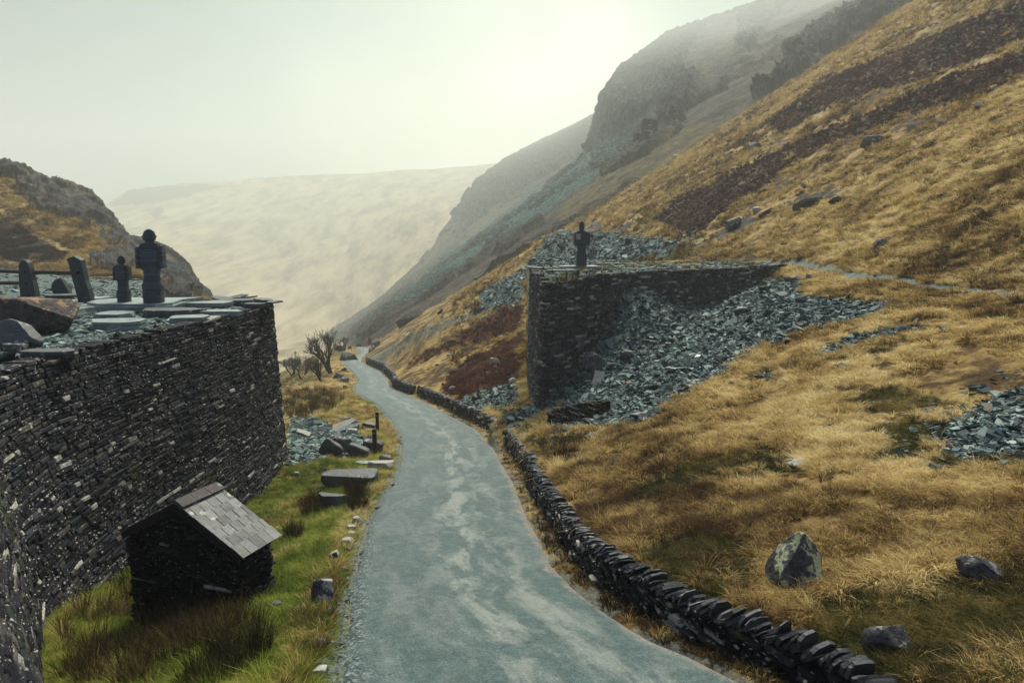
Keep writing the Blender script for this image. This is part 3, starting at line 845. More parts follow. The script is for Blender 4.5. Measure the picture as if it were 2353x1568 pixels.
def wall_mesh(name, parent, base, top, zb, zt, ch=(.06, .13), ln=(.14, .42), pale=.07, seed=1, mat=None, rough=.013, rnd=2, back=.5, toothed=.5, dark=1.0, zrel=False):
    rg = np.random.default_rng(seed)
    s, A = path_fn(base, top, zb, zt, 600, rnd)
    I = lambda k, q: np.interp(q, s, A[k])
    z0, z1 = A['zb'].min(), A['zt'].max()
    S0, S1, Z0, Z1 = [], [], [], []
    z = z0
    while z < z1:
        h = rg.uniform(*ch)
        q = -rg.uniform(0, ln[1])
        while q < s[-1]:
            l = rg.uniform(*ln) * rg.choice([.6, 1, 1, 1.5])
            S0.append(max(q, 0)); S1.append(min(q + l, s[-1])); Z0.append(z); Z1.append(z + h)
            q += l
        z += h
    S0, S1, Z0, Z1 = map(np.array, (S0, S1, Z0, Z1))
    sm = (S0 + S1) / 2
    lim = I('zt', sm) - rg.uniform(0, 1, len(sm))**3 * toothed * (Z1 - Z0) * 2
    ok = (S1 - S0 > .05) & (Z1 < lim + .03) & (Z1 > I('zb', sm) - .05)
    S0, S1, Z0, Z1, sm = S0[ok], S1[ok], Z0[ok], Z1[ok], sm[ok]
    n = len(sm)
    sk = rg.uniform(.75, 1.3, n); zc = (Z0 + Z1) / 2; hh = (Z1 - Z0) / 2 * np.clip(sk, .8, 1.02) - .004
    def surf(q, z):
        f = np.clip((z - I('zb', q)) / np.maximum(I('zt', q) - I('zb', q), .05), -.1, 1.02)
        return I('bx', q) * (1 - f) + I('tx', q) * f, I('by', q) * (1 - f) + I('ty', q) * f
    xa, ya = surf(np.maximum(sm - .12, 0), zc); xb, yb = surf(np.minimum(sm + .12, s[-1]), zc)
    tx, ty = xb - xa, yb - ya; tl = np.hypot(tx, ty) + 1e-9; tx /= tl; ty /= tl
    nx, ny = ty, -tx
    gap = .013
    V = np.zeros((n, 12, 3)); yaw = rg.normal(0, .025, n); slope = rg.normal(0, .02, n)
    prot = rg.normal(0, rough, n)
    corners = [(-1, -1), (1, -1), (1, 1), (-1, 1)]
    hl = (S1 - S0) / 2 - gap
    jit = rg.normal(0, 1, (n, 4, 2)) * np.minimum(hl, hh)[:, None, None] * .13
    for r_, (ins, off) in enumerate(((0, -back), (0, -.012), (1, .012))):
        for c_, (a, b) in enumerate(corners):
            iq = np.minimum(.022, hl * .3) * ins; iz = np.minimum(.02, hh * .35) * ins
            q = sm + a * (hl - iq) + jit[:, c_, 0]; zz = zc + b * (hh - iz) + jit[:, c_, 1] + slope * a * hl
            x, y = surf(np.clip(q, 0, s[-1]), zz)
            o = off + prot * (r_ > 0) + yaw * a * hl * (r_ > 0) + (rg.normal(0, .006, n) if r_ == 2 else 0)
            V[:, r_ * 4 + c_] = np.stack([x + nx * o, y + ny * o, zz], -1)
    f1 = []
    for r_ in (0, 4):
        for k in range(4):
            f1.append((r_ + k, r_ + (k + 1) % 4, r_ + 4 + (k + 1) % 4, r_ + 4 + k))
    f1.append((8, 9, 10, 11))
    f1 = np.array(f1)
    faces = (f1[None] + 12 * np.arange(n)[:, None, None]).reshape(-1, 4)
    base_c = np.array([[.009, .009, .013], [.014, .014, .018], [.022, .022, .026], [.034, .031, .030], [.052, .047, .041], [.016, .021, .024]])
    zk = np.interp(zc * 7.3, np.arange(-200, 200), np.random.default_rng(seed + 9).uniform(.65, 1.4, 400))
    col = zk[:, None] * base_c[rg.choice(6, n, p=[.24, .26, .2, .13, .09, .08])] * rg.uniform(.6, 1.35, (n, 1)) * dark * .85
    pl = rg.random(n) < pale
    col[pl] = np.array([.36, .35, .30]) * rg.uniform(.6, 1.25, (pl.sum(), 1))
    C = np.repeat(col, 12, 0)
    # hearting behind the face
    m, kz = len(s[::6]), 14
    sb = s[::6]; bz = np.linspace(0, 1, kz)
    G = []
    for f in bz:
        z_ = I('zb', sb) + f * (I('zt', sb) - .06 - I('zb', sb))
        x, y = surf(sb, z_)
        dx, dy = np.gradient(x), np.gradient(y); L_ = np.hypot(dx, dy) + 1e-9
        G.append(np.stack([x - dy / L_ * .07, y + dx / L_ * .07, z_], -1))
    G = np.concatenate(G); i = np.arange((kz - 1) * m).reshape(kz - 1, m)[:, :-1].ravel()
    fb = np.stack([i, i + 1, i + m + 1, i + m], 1) + 12 * n
    v = np.concatenate([V.reshape(-1, 3), G]); c = np.concatenate([C, np.full((len(G), 3), .008)])
    if parent is not None: v = to_local(parent, v)
    return mesh_obj(name, v, np.concatenate([faces, fb]), mat or M['wall'], parent, False, {'Col': c})


def gz(off): return lambda x, y: tz(x, y) - off


# left retaining wall
t = empty('retaining_wall', (-9.5, 22, float(tz(-8.6, 22))))
tag(t, 'tall curved dark slate retaining wall with two statues on top, beside the hut', 'stone wall', 'dry-stone slate walls')
lz = np.interp(np.arange(len(LW_TOP)), [0, len(LW_TOP) - 1], [LW_Z, LW_Z])
wall_mesh('masonry', t, LW_BASE, LW_TOP, lambda x, y: np.interp(y, [4, 8, 12, 16, 20, 25, 29, 32], [-5.6, -6.3, -7.3, -8.1, -8.9, -9.6, -9.6, -9.8]) - .3, lz,
          (.065, .13), (.18, .58), .035, 11, dark=1.7)

# right abutment
t = empty('bridge_abutment', (1.6, 36.5, float(tz(1.6, 35.6))))
tag(t, 'tall squared slate abutment with a sharp corner, slate tip banked against it', 'stone wall', 'dry-stone slate walls')
wall_mesh('masonry', t, AB_BASE, AB_TOP, gz(.5), [-2.1, -2.1, -2.5, -2.15, -2.1, -2.1, -1.95], (.09, .16), (.22, .6), .09, 12, rough=.02, rnd=1.1, dark=3.2)
# low ruined wall at the foot of the abutment
a, b = on(1252, 985), on(1378, 958)
t = empty('ruined_wall', tuple(a)); tag(t, 'low crumbling wall of dark slates at the foot of the tall abutment', 'stone wall', 'dry-stone slate walls')
wall_mesh('masonry', t, [a[:2], (a[:2] + b[:2]) / 2 + (.1, -.1), b[:2]], [a[:2] + (.1, .4), (a[:2] + b[:2]) / 2 + (.2, .3), b[:2] + (.1, .3)], gz(.4),
          [a[2] + .75, (a[2] + b[2]) / 2 + .85, b[2] + .7], (.05, .11), (.3, .9), .03, 13, rough=.07, toothed=1.5)


# roadside walls with slates set on edge along the top
def coping(parent, pts_fn, s0, s1, step, size, seed, lean=.55):
    rg = np.random.default_rng(seed); mb = MB(); q = s0
    while q < s1:
        p, tdir, n = pts_fn(q)
        w = size[0] * rg.uniform(.65, 1.2); h = size[1] * rg.uniform(.45, 1.3); th = size[2] * rg.uniform(.5, 2.0)
        k = 8; ang = np.linspace(0, 2 * math.pi, k, endpoint=False) + .3
        o = np.stack([np.sign(np.cos(ang)) * np.abs(np.cos(ang))**.75 * w / 2, np.sign(np.sin(ang)) * np.abs(np.sin(ang))**.7 * h / 2], -1) * rg.uniform(.8, 1.12, (k, 1))
        R = rotm(rg.normal(0, .12), 0, rg.normal(0, .16))
        le = lean + rg.normal(0, .26)
        def Mx(v, p=p, tdir=tdir, n=n, le=le, h=h, R=R):
            v = v @ R.T
            X, Yv, Z = v[:, 0], v[:, 1], v[:, 2]
            tv = np.array([*tdir, 0]); nv = np.array([*n, 0]); up = np.array([0, 0, 1.0])
            u2 = up * math.cos(le) + tv * math.sin(le); t2 = tv * math.cos(le) - up * math.sin(le)
            return p + X[:, None] * nv + (Yv + h * .42)[:, None] * u2 + Z[:, None] * t2
        g = rg.uniform(.5, 1.5); cc = (g, g, g * 1.03)
        if rg.random() < .08: cc = (3.5, 3.4, 3.0)
        mb.prism(o, -th / 2, th / 2, cc, Mx)
        q += th + step * rg.uniform(.6, 1.3)
    return mb.build('coping', M['coping'], parent)


def roadside(name, label, y0, y1, off, hgt, seed, ch, ln, cop, back_off=.42):
    ys = np.linspace(y1, y0, 60)
    bx = xR(ys) + off; tx = bx + .10
    t = empty(name, (bx[-1], ys[-1], float(zr(ys[-1]))))
    tag(t, label, 'stone wall', 'dry-stone slate walls')
    zb_ = lambda x, y: zr(y) - .2
    zt_ = lambda x, y: zr(y) + hgt(y)
    wall_mesh('masonry', t, np.stack([bx, ys], 1), np.stack([tx, ys], 1), zb_, zt_, ch, ln, .06, seed, rough=.03, back=back_off)
    L = np.concatenate([[0], np.cumsum(np.hypot(np.diff(bx), np.diff(ys)))])
    def fn(q):
        y = np.interp(q, L, ys); x = np.interp(q, L, tx) + .17
        e = .1
        dx = np.interp(q + e, L, tx) - np.interp(q - e, L, tx); dy = np.interp(q + e, L, ys) - np.interp(q - e, L, ys)
        l = math.hypot(dx, dy) + 1e-9
        dz = (zt_(0, y + .2) - zt_(0, y - .2)) / .4
        return np.array([x, y, float(zt_(0, y)) - .03]), (dx / l, dy / l), (dy / l, -dx / l)
    coping(t, fn, .1, L[-1] - .1, *cop, seed + 50)
    return t


hn = lambda y: np.interp(y, [4, 8, 14, 20, 25], [.38, .43, .55, .66, .70])
roadside('roadside_wall', 'low roadside wall topped with slanting slates on edge, nearest the camera', 4.2, 24.9, .34, hn, 21, (.05, .1), (.12, .38), (.008, (.36, .23, .028)))
hf = lambda y: np.interp(y, [26, 40, 60, 80, 108], [.75, .72, .8, .85, .9])
roadside('roadside_wall', 'long roadside wall curving away downhill beside the bend of the road', 25.3, 61.5, .5, hf, 22, (.06, .12), (.2, .5), (.03, (.36, .20, .09)))
roadside('roadside_wall', 'distant curved stretch of roadside wall on the far bend, grey and straight topped', 62.5, 109, .3, hf, 23, (.09, .16), (.3, .7), (.04, (.4, .2, .13)))
roadside('roadside_wall', 'tiny stretch of roadside wall below the dark rock at the last bend', 140, 156, .5, lambda y: .9, 24, (.14, .22), (.4, .9), (.08, (.4, .25, .2)))

# retaining wall under the grass terrace on the left hill
pts = [P(x, 640, 95.2) for x in (92, 150, 240, 300, 336)]
t = empty('terrace_wall', tuple(pts[0])); tag(t, 'dark slate wall below the grass terrace behind the fence and statues', 'stone wall', 'dry-stone slate walls')
wall_mesh('masonry', t, [P(x, 694, 94.0)[:2] for x in (92, 150, 240, 300, 338)], [p[:2] for p in pts], [P(0, 697, 94)[2]] * 5, [p[2] for p in pts],
          (.11, .2), (.25, .7), .05, 31, mat=M['wall_far'], rough=.05)
pts = [P(x, y, 262) for x, y in ((1465, 299), (1482, 296), (1494, 293))]
# quarry ruins below the cliff
def ruin(cx_, cy_, wpx, hpx, d, label, seed):
    p = P(cx_, cy_, d); k = d / F
    t = empty('quarry_ruin', tuple(p)); tag(t, label, 'ruin', 'roofless quarry ruins under the crag')
    w, h = wpx * k, hpx * k
    wall_mesh('masonry', t, [(p[0] - w/2, p[1] + 5), (p[0] - w/2, p[1]), (p[0] + w/2, p[1] + 1), (p[0] + w/2, p[1] + 6)],
              [(p[0] - w/2, p[1] + 5), (p[0] - w/2, p[1]), (p[0] + w/2, p[1] + 1), (p[0] + w/2, p[1] + 6)], [p[2] - 1] * 4, [p[2] + h, p[2] + h, p[2] + h * .85, p[2] + h * .8],
              (.25, .45), (.6, 1.5), .05, seed, mat=M['wall_far'], rough=.08, rnd=.2)
ruin(1496, 291, 33, 18, 222, 'larger roofless quarry building high up under the cliff', 41)
ruin(1488, 310, 15, 10, 214, 'small square quarry ruin just below the larger roofless building', 42)
ruin(1470, 313, 17, 7, 218, 'flat quarry wall stub on the green slate scree below the cliff', 43)


# ------------------------------------------------------------------ rocks and slabs
def ico(sub):
    import bmesh
    bm = bmesh.new(); bmesh.ops.create_icosphere(bm, subdivisions=sub, radius=1)
    v = np.array([q.co for q in bm.verts]); f = np.array([[q.index for q in p.verts] for p in bm.faces]); bm.free()
    return v, f


ICO5, ICO3 = ico(5), ico(4)


def rock(name, loc, size, mat, label, seed, rz=0.0, cuts=9, sink=.25, cat='boulder', group=None, fine=.035, tilt=(0, 0), top_flat=None, sub=5, up=None):
    rg = np.random.default_rng(seed)
    v, f = (ICO5 if sub == 5 else ICO3); v = v.copy()
    if cat in ('slate block', 'stone', 'rock'): v = np.sign(v) * np.abs(v)**(.8 if cat == 'rock' else .36); cuts = cuts + (4 if cat == 'rock' else -3)
    else: cuts = cuts + 5
    for i in range(cuts):
        n = rg.normal(size=3); n /= np.linalg.norm(n)
        d = rg.uniform(.55, .9) * (1.15 if cat in ('slate block', 'stone') else 1)
        if i == 0 and top_flat: n = np.array([0, 0, 1.0]) + rg.normal(0, .08, 3); n /= np.linalg.norm(n); d = top_flat
        e = v @ n - d
        v = v - np.where(e > 0, e, 0)[:, None] * n * .96
    v = v / np.abs(v).max(0)
    s3 = v * 1.6 + seed * 3.1
    dn = v / (np.linalg.norm(v, axis=1, keepdims=True) + 1e-6)
    v = v + dn * (fine * 1.6 * fbm(s3[:, 0], s3[:, 1], s3[:, 2], 4, .6) + fine * .7 * fbm(s3[:, 0] * 4, s3[:, 1] * 4, s3[:, 2] * 7, 3, .6, True))[:, None]
    if up is not None: v = up(v)
    v = v * np.asarray(size) / 2
    v = v @ rotm(tilt[0], tilt[1], 0).T
    v[:, 2] += size[2] * (.5 - sink)
    o = mesh_obj(name, v, f, mat, None, True)
    o.location = tuple(map(float, loc)); o.rotation_euler = (0, 0, rz)
    tag(o, label, cat, group)
    return o


def px(n, d): return n * d / F


def rock_at(name, X, Y, wpx, hpx, mat, label, seed, dep=.8, **k):
    """rock seen with its foot at photo position X, Y"""
    p = on(X, Y); d = p[1]; w = px(wpx, d)
    sink = k.pop('sink', .22)
    return rock(name, (p[0], p[1] + w * dep * .35, p[2]), (w, w * dep, px(hpx, d) / (1 - sink) * 1.02), mat, label, seed, sink=sink, **k)


def slab(name, loc, size, mat, label, seed, rz=0.0, tilt=(0, 0), cat='slab', group=None, n=11, layers=3):
    rg = np.random.default_rng(seed); mb = MB()
    ang = np.linspace(0, 2*math.pi, n, endpoint=False) + rg.uniform(-.24, .24, n)
    e = .6
    base = np.stack([np.sign(np.cos(ang)) * np.abs(np.cos(ang))**e * size[0] / 2, np.sign(np.sin(ang)) * np.abs(np.sin(ang))**e * size[1] / 2], -1) * rg.uniform(.72, 1.12, (n, 1))
    z = 0; R = rotm(tilt[0], tilt[1], 0)
    hs = rg.dirichlet([3] * layers) * size[2]
    for i, h in enumerate(hs):
        o = base * rg.uniform(.90, 1.04, (n, 1)) + rg.normal(0, .018, 2) * size[0]
        if i == layers - 1: o = o * .97
        mb.prism(o, z + .001 * i, z + h, None, lambda v: v @ R.T)
        z += h
    ob = mb.build(name, mat)
    ob.location = tuple(map(float, loc)); ob.rotation_euler = (0, 0, rz)
    return tag(ob, label, cat, group)


# flagstones on the left wall top: (X centre, Y front edge, width px, thickness px, depth m, label)
def flat_at(X, Y, z):
    a, b = ray(X, Y); d = z / b
    return np.array([a * d, d, z])


FG = 'slate flagstones on the wall top'
FL = [(276, 711, 262, 13, 2.6, 'longest flagstone, carrying the two slate statues', 'flag'),
      (129, 724, 88, 9, 1.6, 'tilted flagstone beside the brown boulder, left of the statues', 'flag'),
      (254, 727, 92, 6, 1.0, 'short flagstone just in front of the smaller statue slab', 'flag'),
      (243, 754, 140, 12, 1.3, 'broad flagstone nearest the wall edge with a thick dark front', 'flag'),
      (378, 724, 160, 10, 1.2, 'long thick flagstone in front of the taller statue', 'slab'),
      (104, 702, 96, 5, 1.8, 'pale flat flagstone at the foot of the rounded fence post', 'flag'),
      (192, 691, 100, 4, 1.5, 'thin flagstone at the foot of the leaning fence post', 'flag'),
      (132, 686, 88, 7, 1.4, 'dark edged flagstone behind the two fence posts', 'slab'),
      (535, 698, 130, 7, 1.1, 'dark flat slab of slate near the far corner of the wall', 'slab'),
      (585, 703, 62, 5, .8, 'small slate plate right at the far wall corner', 'slab'),
      (470, 703, 120, 6, 1.1, 'thin flagstone between the taller statue and the wall corner', 'flag'),
      (420, 738, 110, 8, .9, 'edge flagstone on the wall rim below the taller statue', 'flag'),
      (500, 722, 100, 6, .7, 'narrow rim flagstone halfway along the far wall top', 'flag'),
      (90, 815, 150, 7, .55, 'mossy rim slab at the near end of the visible wall top', 'slab'),
      (40, 738, 60, 5, .9, 'half hidden flagstone under the brown boulder', 'slab')]
for i, (X, Y, w_, th, dep, lab, mt) in enumerate(FL):
    p = flat_at(X, Y, LW_Z - .02); k = p[1] / F
    slab('flagstone', (p[0], p[1] + dep / 2, LW_Z - .10), (w_ * k, dep, th * k + .09), M[mt], lab, 100 + i, rz=RNG.normal(0, .06), tilt=(RNG.normal(.02, .012), RNG.normal(0, .012)), cat='flagstone', group=FG, n=9)
# thin broken slates at the far corner of the left wall
for i, (X, Y, w_, rx, ry) in enumerate([(505, 690, 70, .06, .10), (560, 688, 60, -.03, -.12), (600, 697, 50, .02, .08), (540, 684, 44, .1, -.2), (625, 700, 40, .03, -.05)]):
    p = flat_at(X, Y, LW_Z + .03 + .03 * (i % 2)); k = p[1] / F
    slab('broken_slate', (p[0], p[1] + .3, LW_Z + .05 + .04 * (i % 3)), (w_ * k, .7, .06), M['slab'], 
         ['thin broken slate leaning on the far wall corner', 'thin broken slate tilted the other way near the corner', 'broken slate lying at the corner edge of the wall',
          'small splinter of slate sticking up behind the others', 'last little slate at the very tip of the wall corner'][i], 140 + i, rz=RNG.uniform(-.5, .5), tilt=(rx, ry), cat='slate', group='broken slates on the wall corner')

p = flat_at(55, 770, LW_Z - .1)
rock('boulder', (p[0], p[1] + .6, p[2]), (2.15, 1.5, 1.7), M['brown_boulder'], 'big brown boulder with orange lichen on the wall top by the fence', 201, rz=.2, cuts=7, sink=.2, tilt=(0, .22))
p = flat_at(18, 800, LW_Z - .1)
rock('boulder', (p[0], p[1] + .4, p[2]), (1.35, 1.0, .9), M['slab'], 'grey blue layered boulder in front of the big brown boulder', 202, rz=-.3, cuts=8, sink=.2, tilt=(0, .3))
for i, (X, Y, s_) in enumerate([(8, 803, .3), (28, 806, .34), (44, 800, .26)]):
    p = flat_at(X + 6, Y, LW_Z - .08); rock('stone', tuple(p), (s_, s_ * .8, s_ * .7), M['boulder'], ['small dark stone at the frame edge of the wall top', 'middle one of three small stones below the layered boulder', 'smallest of three stones below the layered boulder'][i], 210 + i, cat='stone', group='small stones on the wall top', sub=4)
p = flat_at(107, 684, LW_Z)
rock('boulder', (p[0], p[1] + 1.2, p[2] - .1), (1.0, .5, 1.0), M['post'], 'dark upright slate slab between the two fence posts', 205, cuts=8, sink=.1, tilt=(.1, .5))

BG = 'slate blocks on the lawn'
rock_at('slate_block', 800, 1117, 132, 34, M['slab'], 'long dark block with a pale flat top lying on the lawn', 301, .42, rz=-.1, cuts=9, top_flat=.55, cat='slate block', group=BG)
rock_at('slate_block', 764, 1166, 88, 36, M['slab'], 'shorter dark block with a flat top, nearer than the long one', 302, .5, rz=-.18, cuts=9, top_flat=.6, cat='slate block', group=BG)
rock_at('slate_block', 872, 1076, 62, 17, M['paleslab'], 'pale low block at the road edge below the dark posts', 303, .6, cuts=8, top_flat=.5, cat='slate block', group=BG)
rock_at('slate_block', 884, 1061, 32, 12, M['slab'], 'small dark block behind the pale low road edge block', 304, .8, cuts=8, cat='slate block', group=BG)
p = on(842, 1066); slab('slate_block', (p[0], p[1], p[2] + .02), (1.1, .5, .09), M['flag'], 'thin pale plate lying in the grass left of the low road edge block', 305, rz=-.15, cat='slate block', group=BG)
rock_at('slate_block', 779, 1042, 46, 36, M['boulder'], 'rounded pale grey boulder leaning on the rubble below the posts', 306, .8, cuts=6, cat='slate block', group=BG, tilt=(0, .4))
rock_at('slate_block', 760, 1047, 52, 34, M['slab'], 'dark flat slab leaning against the rounded grey boulder', 307, .35, cuts=7, cat='slate block', group=BG, tilt=(.2, .55))
rock_at('slate_block', 820, 1050, 52, 26, M['slab'], 'dark sloping slab right of the rounded grey boulder', 308, .5, cuts=7, cat='slate block', group=BG, tilt=(0, .4))
rock_at('slate_block', 853, 1037, 50, 24, M['boulder'], 'greenish boulder right behind the nearer dark post', 309, .6, cuts=6, cat='slate block', group=BG, tilt=(0, .15))
p = on(704, 1003); slab('slate_block', (p[0], p[1], p[2] + .1), (1.6, .5, .16), M['paleslab'], 'long plank shaped slab on the rubble by the wall end', 310, rz=-.35, tilt=(.1, .22), cat='slate block', group=BG)
p = on(790, 990); slab('slate_block', (p[0] - .1, p[1] + .5, p[2] + .1), (1.75, .9, .2), M['paleslab'], 'upper one of two pale slabs leaning together behind the rubble', 311, rz=.15, tilt=(.35, -.38), cat='slate block', group=BG)
slab('slate_block', (p[0] + .3, p[1] - .1, p[2] + .05), (1.7, .35, .34), M['flag'], 'lower greenish one of two slabs leaning together behind the rubble', 312, rz=.2, tilt=(.5, -.25), cat='slate block', group=BG)
rock_at('slate_block', 806, 999, 28, 13, M['paleslab'], 'small pale block in front of the two leaning slabs', 313, .7, cuts=8, cat='slate block', group=BG)
rock_at('slate_block', 790, 966, 28, 9, M['boulder'], 'brown grey block on the grass beyond the leaning slabs', 314, .6, cuts=8, top_flat=.6, cat='slate block', group=BG)
rock_at('slate_block', 846, 986, 32, 14, M['slab'], 'flat slab just left of the farther dark post', 315, .6, cuts=8, cat='slate block', group=BG, tilt=(0, .2))
rock_at('stone', 681, 1093, 12, 9, M['paleslab'], 'single white stone on the lawn close to the wall foot', 316, .7, sub=4, cat='stone')
EG = 'stones lining the lawn side of the road'
for i, (X, Y, w_, h_, mt, lab) in enumerate([
        (821, 1207, 24, 20, 'paleslab', 'farthest pale edging stone, pointed, beside the road'),
        (806, 1222, 26, 14, 'paleslab', 'second pale edging stone with a square flat top'),
        (808, 1231, 22, 9, 'paleslab', 'flat pale edging stone half sunk under the square one'),
        (797, 1254, 28, 17, 'paleslab', 'nearest big pale edging stone with a broken face'),
        (798, 1273, 15, 16, 'boulder', 'small dark edging stone at the gravel, before the pale ones'),
        (768, 1291, 28, 27, 'lichen_boulder', 'dark pointed edging stone with yellow lichen'),
        (790, 1318, 20, 12, 'boulder', 'low dark stone in the worn bank between edging stone and boulder'),
        (735, 1490, 30, 18, 'boulder', 'grey stone in the grass near the bottom of the bank'),
        (731, 1553, 40, 20, 'mossy', 'whitish stone lowest down in the dark grass by the road'),
        (905, 1121, 16, 10, 'boulder', 'little stone in straw grass right of the long dark block'),
        (868, 1172, 14, 8, 'boulder', 'little stone in straw grass beside the narrow road edge')]):
    rock_at('stone', X, Y, w_, h_, M[mt], lab, 330 + i, .8, cuts=8, cat='stone', group=EG, sub=4)
rock_at('boulder', 738, 1388, 84, 60, M['mossy'], 'dark lichen spotted boulder sunk in the bank between hut and road', 350, .7, rz=-.4, cuts=6, tilt=(0, .35))
rock_at('stone', 632, 1399, 32, 22, M['slab'], 'flat grey stone at the corner of the hut', 351, .7, top_flat=.5, cat='stone')


def peak(v):
    k = np.clip((v[:, 2] + 1) / 2, 0, 1)
    v = v.copy(); s = 1.0 - .62 * k**1.2
    v[:, 0] = v[:, 0] * s + .12 * k; v[:, 1] *= s
    return v


rock_at('boulder', 1840, 1366, 196, 136, M['lichen_boulder'], 'large pointed boulder with yellow and white lichen in the field', 360, .8, cuts=7, up=peak, fine=.03)
rock_at('boulder', 2262, 1338, 104, 52, M['boulder'], 'grey boulder with a slanting top near the field edge', 361, .6, rz=-.3, cuts=7, tilt=(0, .35))
rock_at('boulder', 2048, 1507, 112, 70, M['boulder'], 'dark boulder lowest in the field behind the roadside wall', 362, .8, cuts=8)
rock_at('boulder', 1842, 1078, 58, 20, M['mossy'], 'low mossy white rock in the middle of the straw grass', 363, .8, cuts=7)
SG = 'large stones on the slate tip'
rock_at('boulder', 1360, 854, 62, 44, M['boulder'], 'biggest grey boulder on the slate tip against the abutment', 370, .8, cuts=6, group=SG)
p = on(1375, 880); slab('boulder', (p[0], p[1] + .2, p[2] + .1), (.65, 1.2, .2), M['paleslab'], 'upright pale slab leaning below the biggest tip boulder', 371, rz=-.4, tilt=(.9, .1), group=SG)
rock_at('boulder', 1338, 880, 34, 26, M['boulder'], 'grey green stone wedged against the wall below the biggest boulder', 372, .7, cuts=7, group=SG)
rock_at('boulder', 1443, 823, 38, 20, M['slab'], 'flat topped stone in the middle of the slate tip', 373, .7, cuts=7, group=SG)
rock_at('boulder', 1466, 836, 22, 18, M['flag'], 'pale green square stone next to the flat topped stone', 374, .7, cuts=9, group=SG)
rock_at('boulder', 1710, 719, 48, 15, M['slab'], 'long dark slab lying across the upper slate tip', 375, .5, cuts=8, top_flat=.5, group=SG)
rock_at('boulder', 1832, 648, 36, 14, M['slab'], 'tumbled slab at the far end of the abutment wall', 376, .7, cuts=8, group=SG)
rock_at('boulder', 1862, 640, 24, 10, M['boulder'], 'small tumbled stone on the path beyond the abutment end', 377, .7, cuts=8, group=SG)
rock_at('boulder', 1605, 828, 24, 13, M['flag'], 'bright green stone low on the open side of the slate tip', 378, .7, cuts=9, group=SG)
rock_at('boulder', 1530, 745, 26, 14, M['flag'], 'pale broken stone below the bend of the abutment', 379, .7, cuts=9, group=SG)
rock_at('boulder', 1274, 1010, 20, 11, M['boulder'], 'small grey stone on moss before the abutment foot', 380, .8, cuts=7, group=SG)
rock_at('boulder', 1360, 1011, 36, 17, M['boulder'], 'half buried stone where slate tip meets straw grass', 381, .7, cuts=7, group=SG)
rock_at('boulder', 1480, 962, 66, 14, M['slab'], 'long low ledge stone at the bottom of the slate tip', 382, .5, cuts=8, group=SG)
HG = 'rocks on the open hillside'
for i, (X, Y, w_, h_, mt, lab) in enumerate([
        (1733, 347, 32, 20, 'outcrop', 'dark rock alone on the golden slope above the heather'),
        (2104, 292, 32, 11, 'paleslab', 'pale flat rock in the middle of the high slope'),
        (2168, 283, 26, 8, 'paleslab', 'thin pale rock right of the pale flat rock, high up'),
        (2262, 247, 32, 16, 'outcrop', 'dark rock close to the shaded top of the slope'),
        (2018, 330, 66, 22, 'boulder', 'long grey outcrop beside the upper heather band'),
        (1742, 487, 24, 12, 'paleslab', 'pair of pale stones below the lower heather band'),
        (1555, 305, 20, 9, 'paleslab', 'pale stone on the skyline edge of the golden slope'),
        (1870, 700, 26, 12, 'flag', 'greenish stone above the upper slate tip'),
        (1935, 850, 40, 15, 'outcrop', 'dark rock patch in the straw field'),
        (2030, 572, 48, 22, 'boulder', 'broken grey outcrop just above the path'),
        (1690, 525, 40, 26, 'outcrop', 'dark tilted outcrop above the track behind the abutment'),
        (1575, 545, 16, 6, 'paleslab', 'low pale stone beside the track behind the abutment'),
        (1133, 836, 28, 13, 'paleslab', 'pale leaning slab in the red bracken'),
        (1040, 899, 20, 11, 'paleslab', 'pale stone at the lower edge of the bracken'),
        (1180, 880, 24, 12, 'flag', 'greenish slab beside the abutment below the bracken'),
        (795, 828, 48, 22, 'outcrop', 'dark rocky mound on the inside of the far bend'),
        (793, 892, 12, 8, 'boulder', 'dark boulder on the grass by the middle bend'),
        (775, 872, 26, 16, 'boulder', 'rubble rock below the big bare tree'),
        (792, 880, 26, 14, 'boulder', 'rubble rock next to the road above the middle bend'),
        (789, 852, 12, 8, 'boulder', 'rounded stone on the bank right of the tree trunk'),
        (864, 796, 24, 18, 'outcrop', 'black crag at the roadside of the last bend'),
        (849, 792, 10, 20, 'outcrop', 'narrow black crag left of the crag at the last bend'),
        (856, 768, 12, 12, 'outcrop', 'black rock higher up above the last bend')]):
    rock_at('rock', X, Y, w_, h_, M[mt], lab, 400 + i, .7, cuts=8, cat='rock', group=HG, sub=4, sink=.3)


PG = 'eroded peat banks on the slope'
rock_at('peat_bank', 1862, 474, 106, 18, M['peat'], 'long black eroded peat bank across the golden slope', 450, .35, rz=-.05, cuts=6, cat='peat bank', group=PG, sink=.35, tilt=(0, -.16))
rock_at('peat_bank', 1924, 466, 44, 13, M['peat'], 'short black peat bank at the right end of the long one', 451, .5, cuts=6, cat='peat bank', group=PG, sink=.35)
rock_at('peat_bank', 1765, 492, 44, 10, M['peat'], 'narrow black peat bank lower down to the left of the long one', 452, .4, cuts=6, cat='peat bank', group=PG, sink=.35, tilt=(0, -.4))


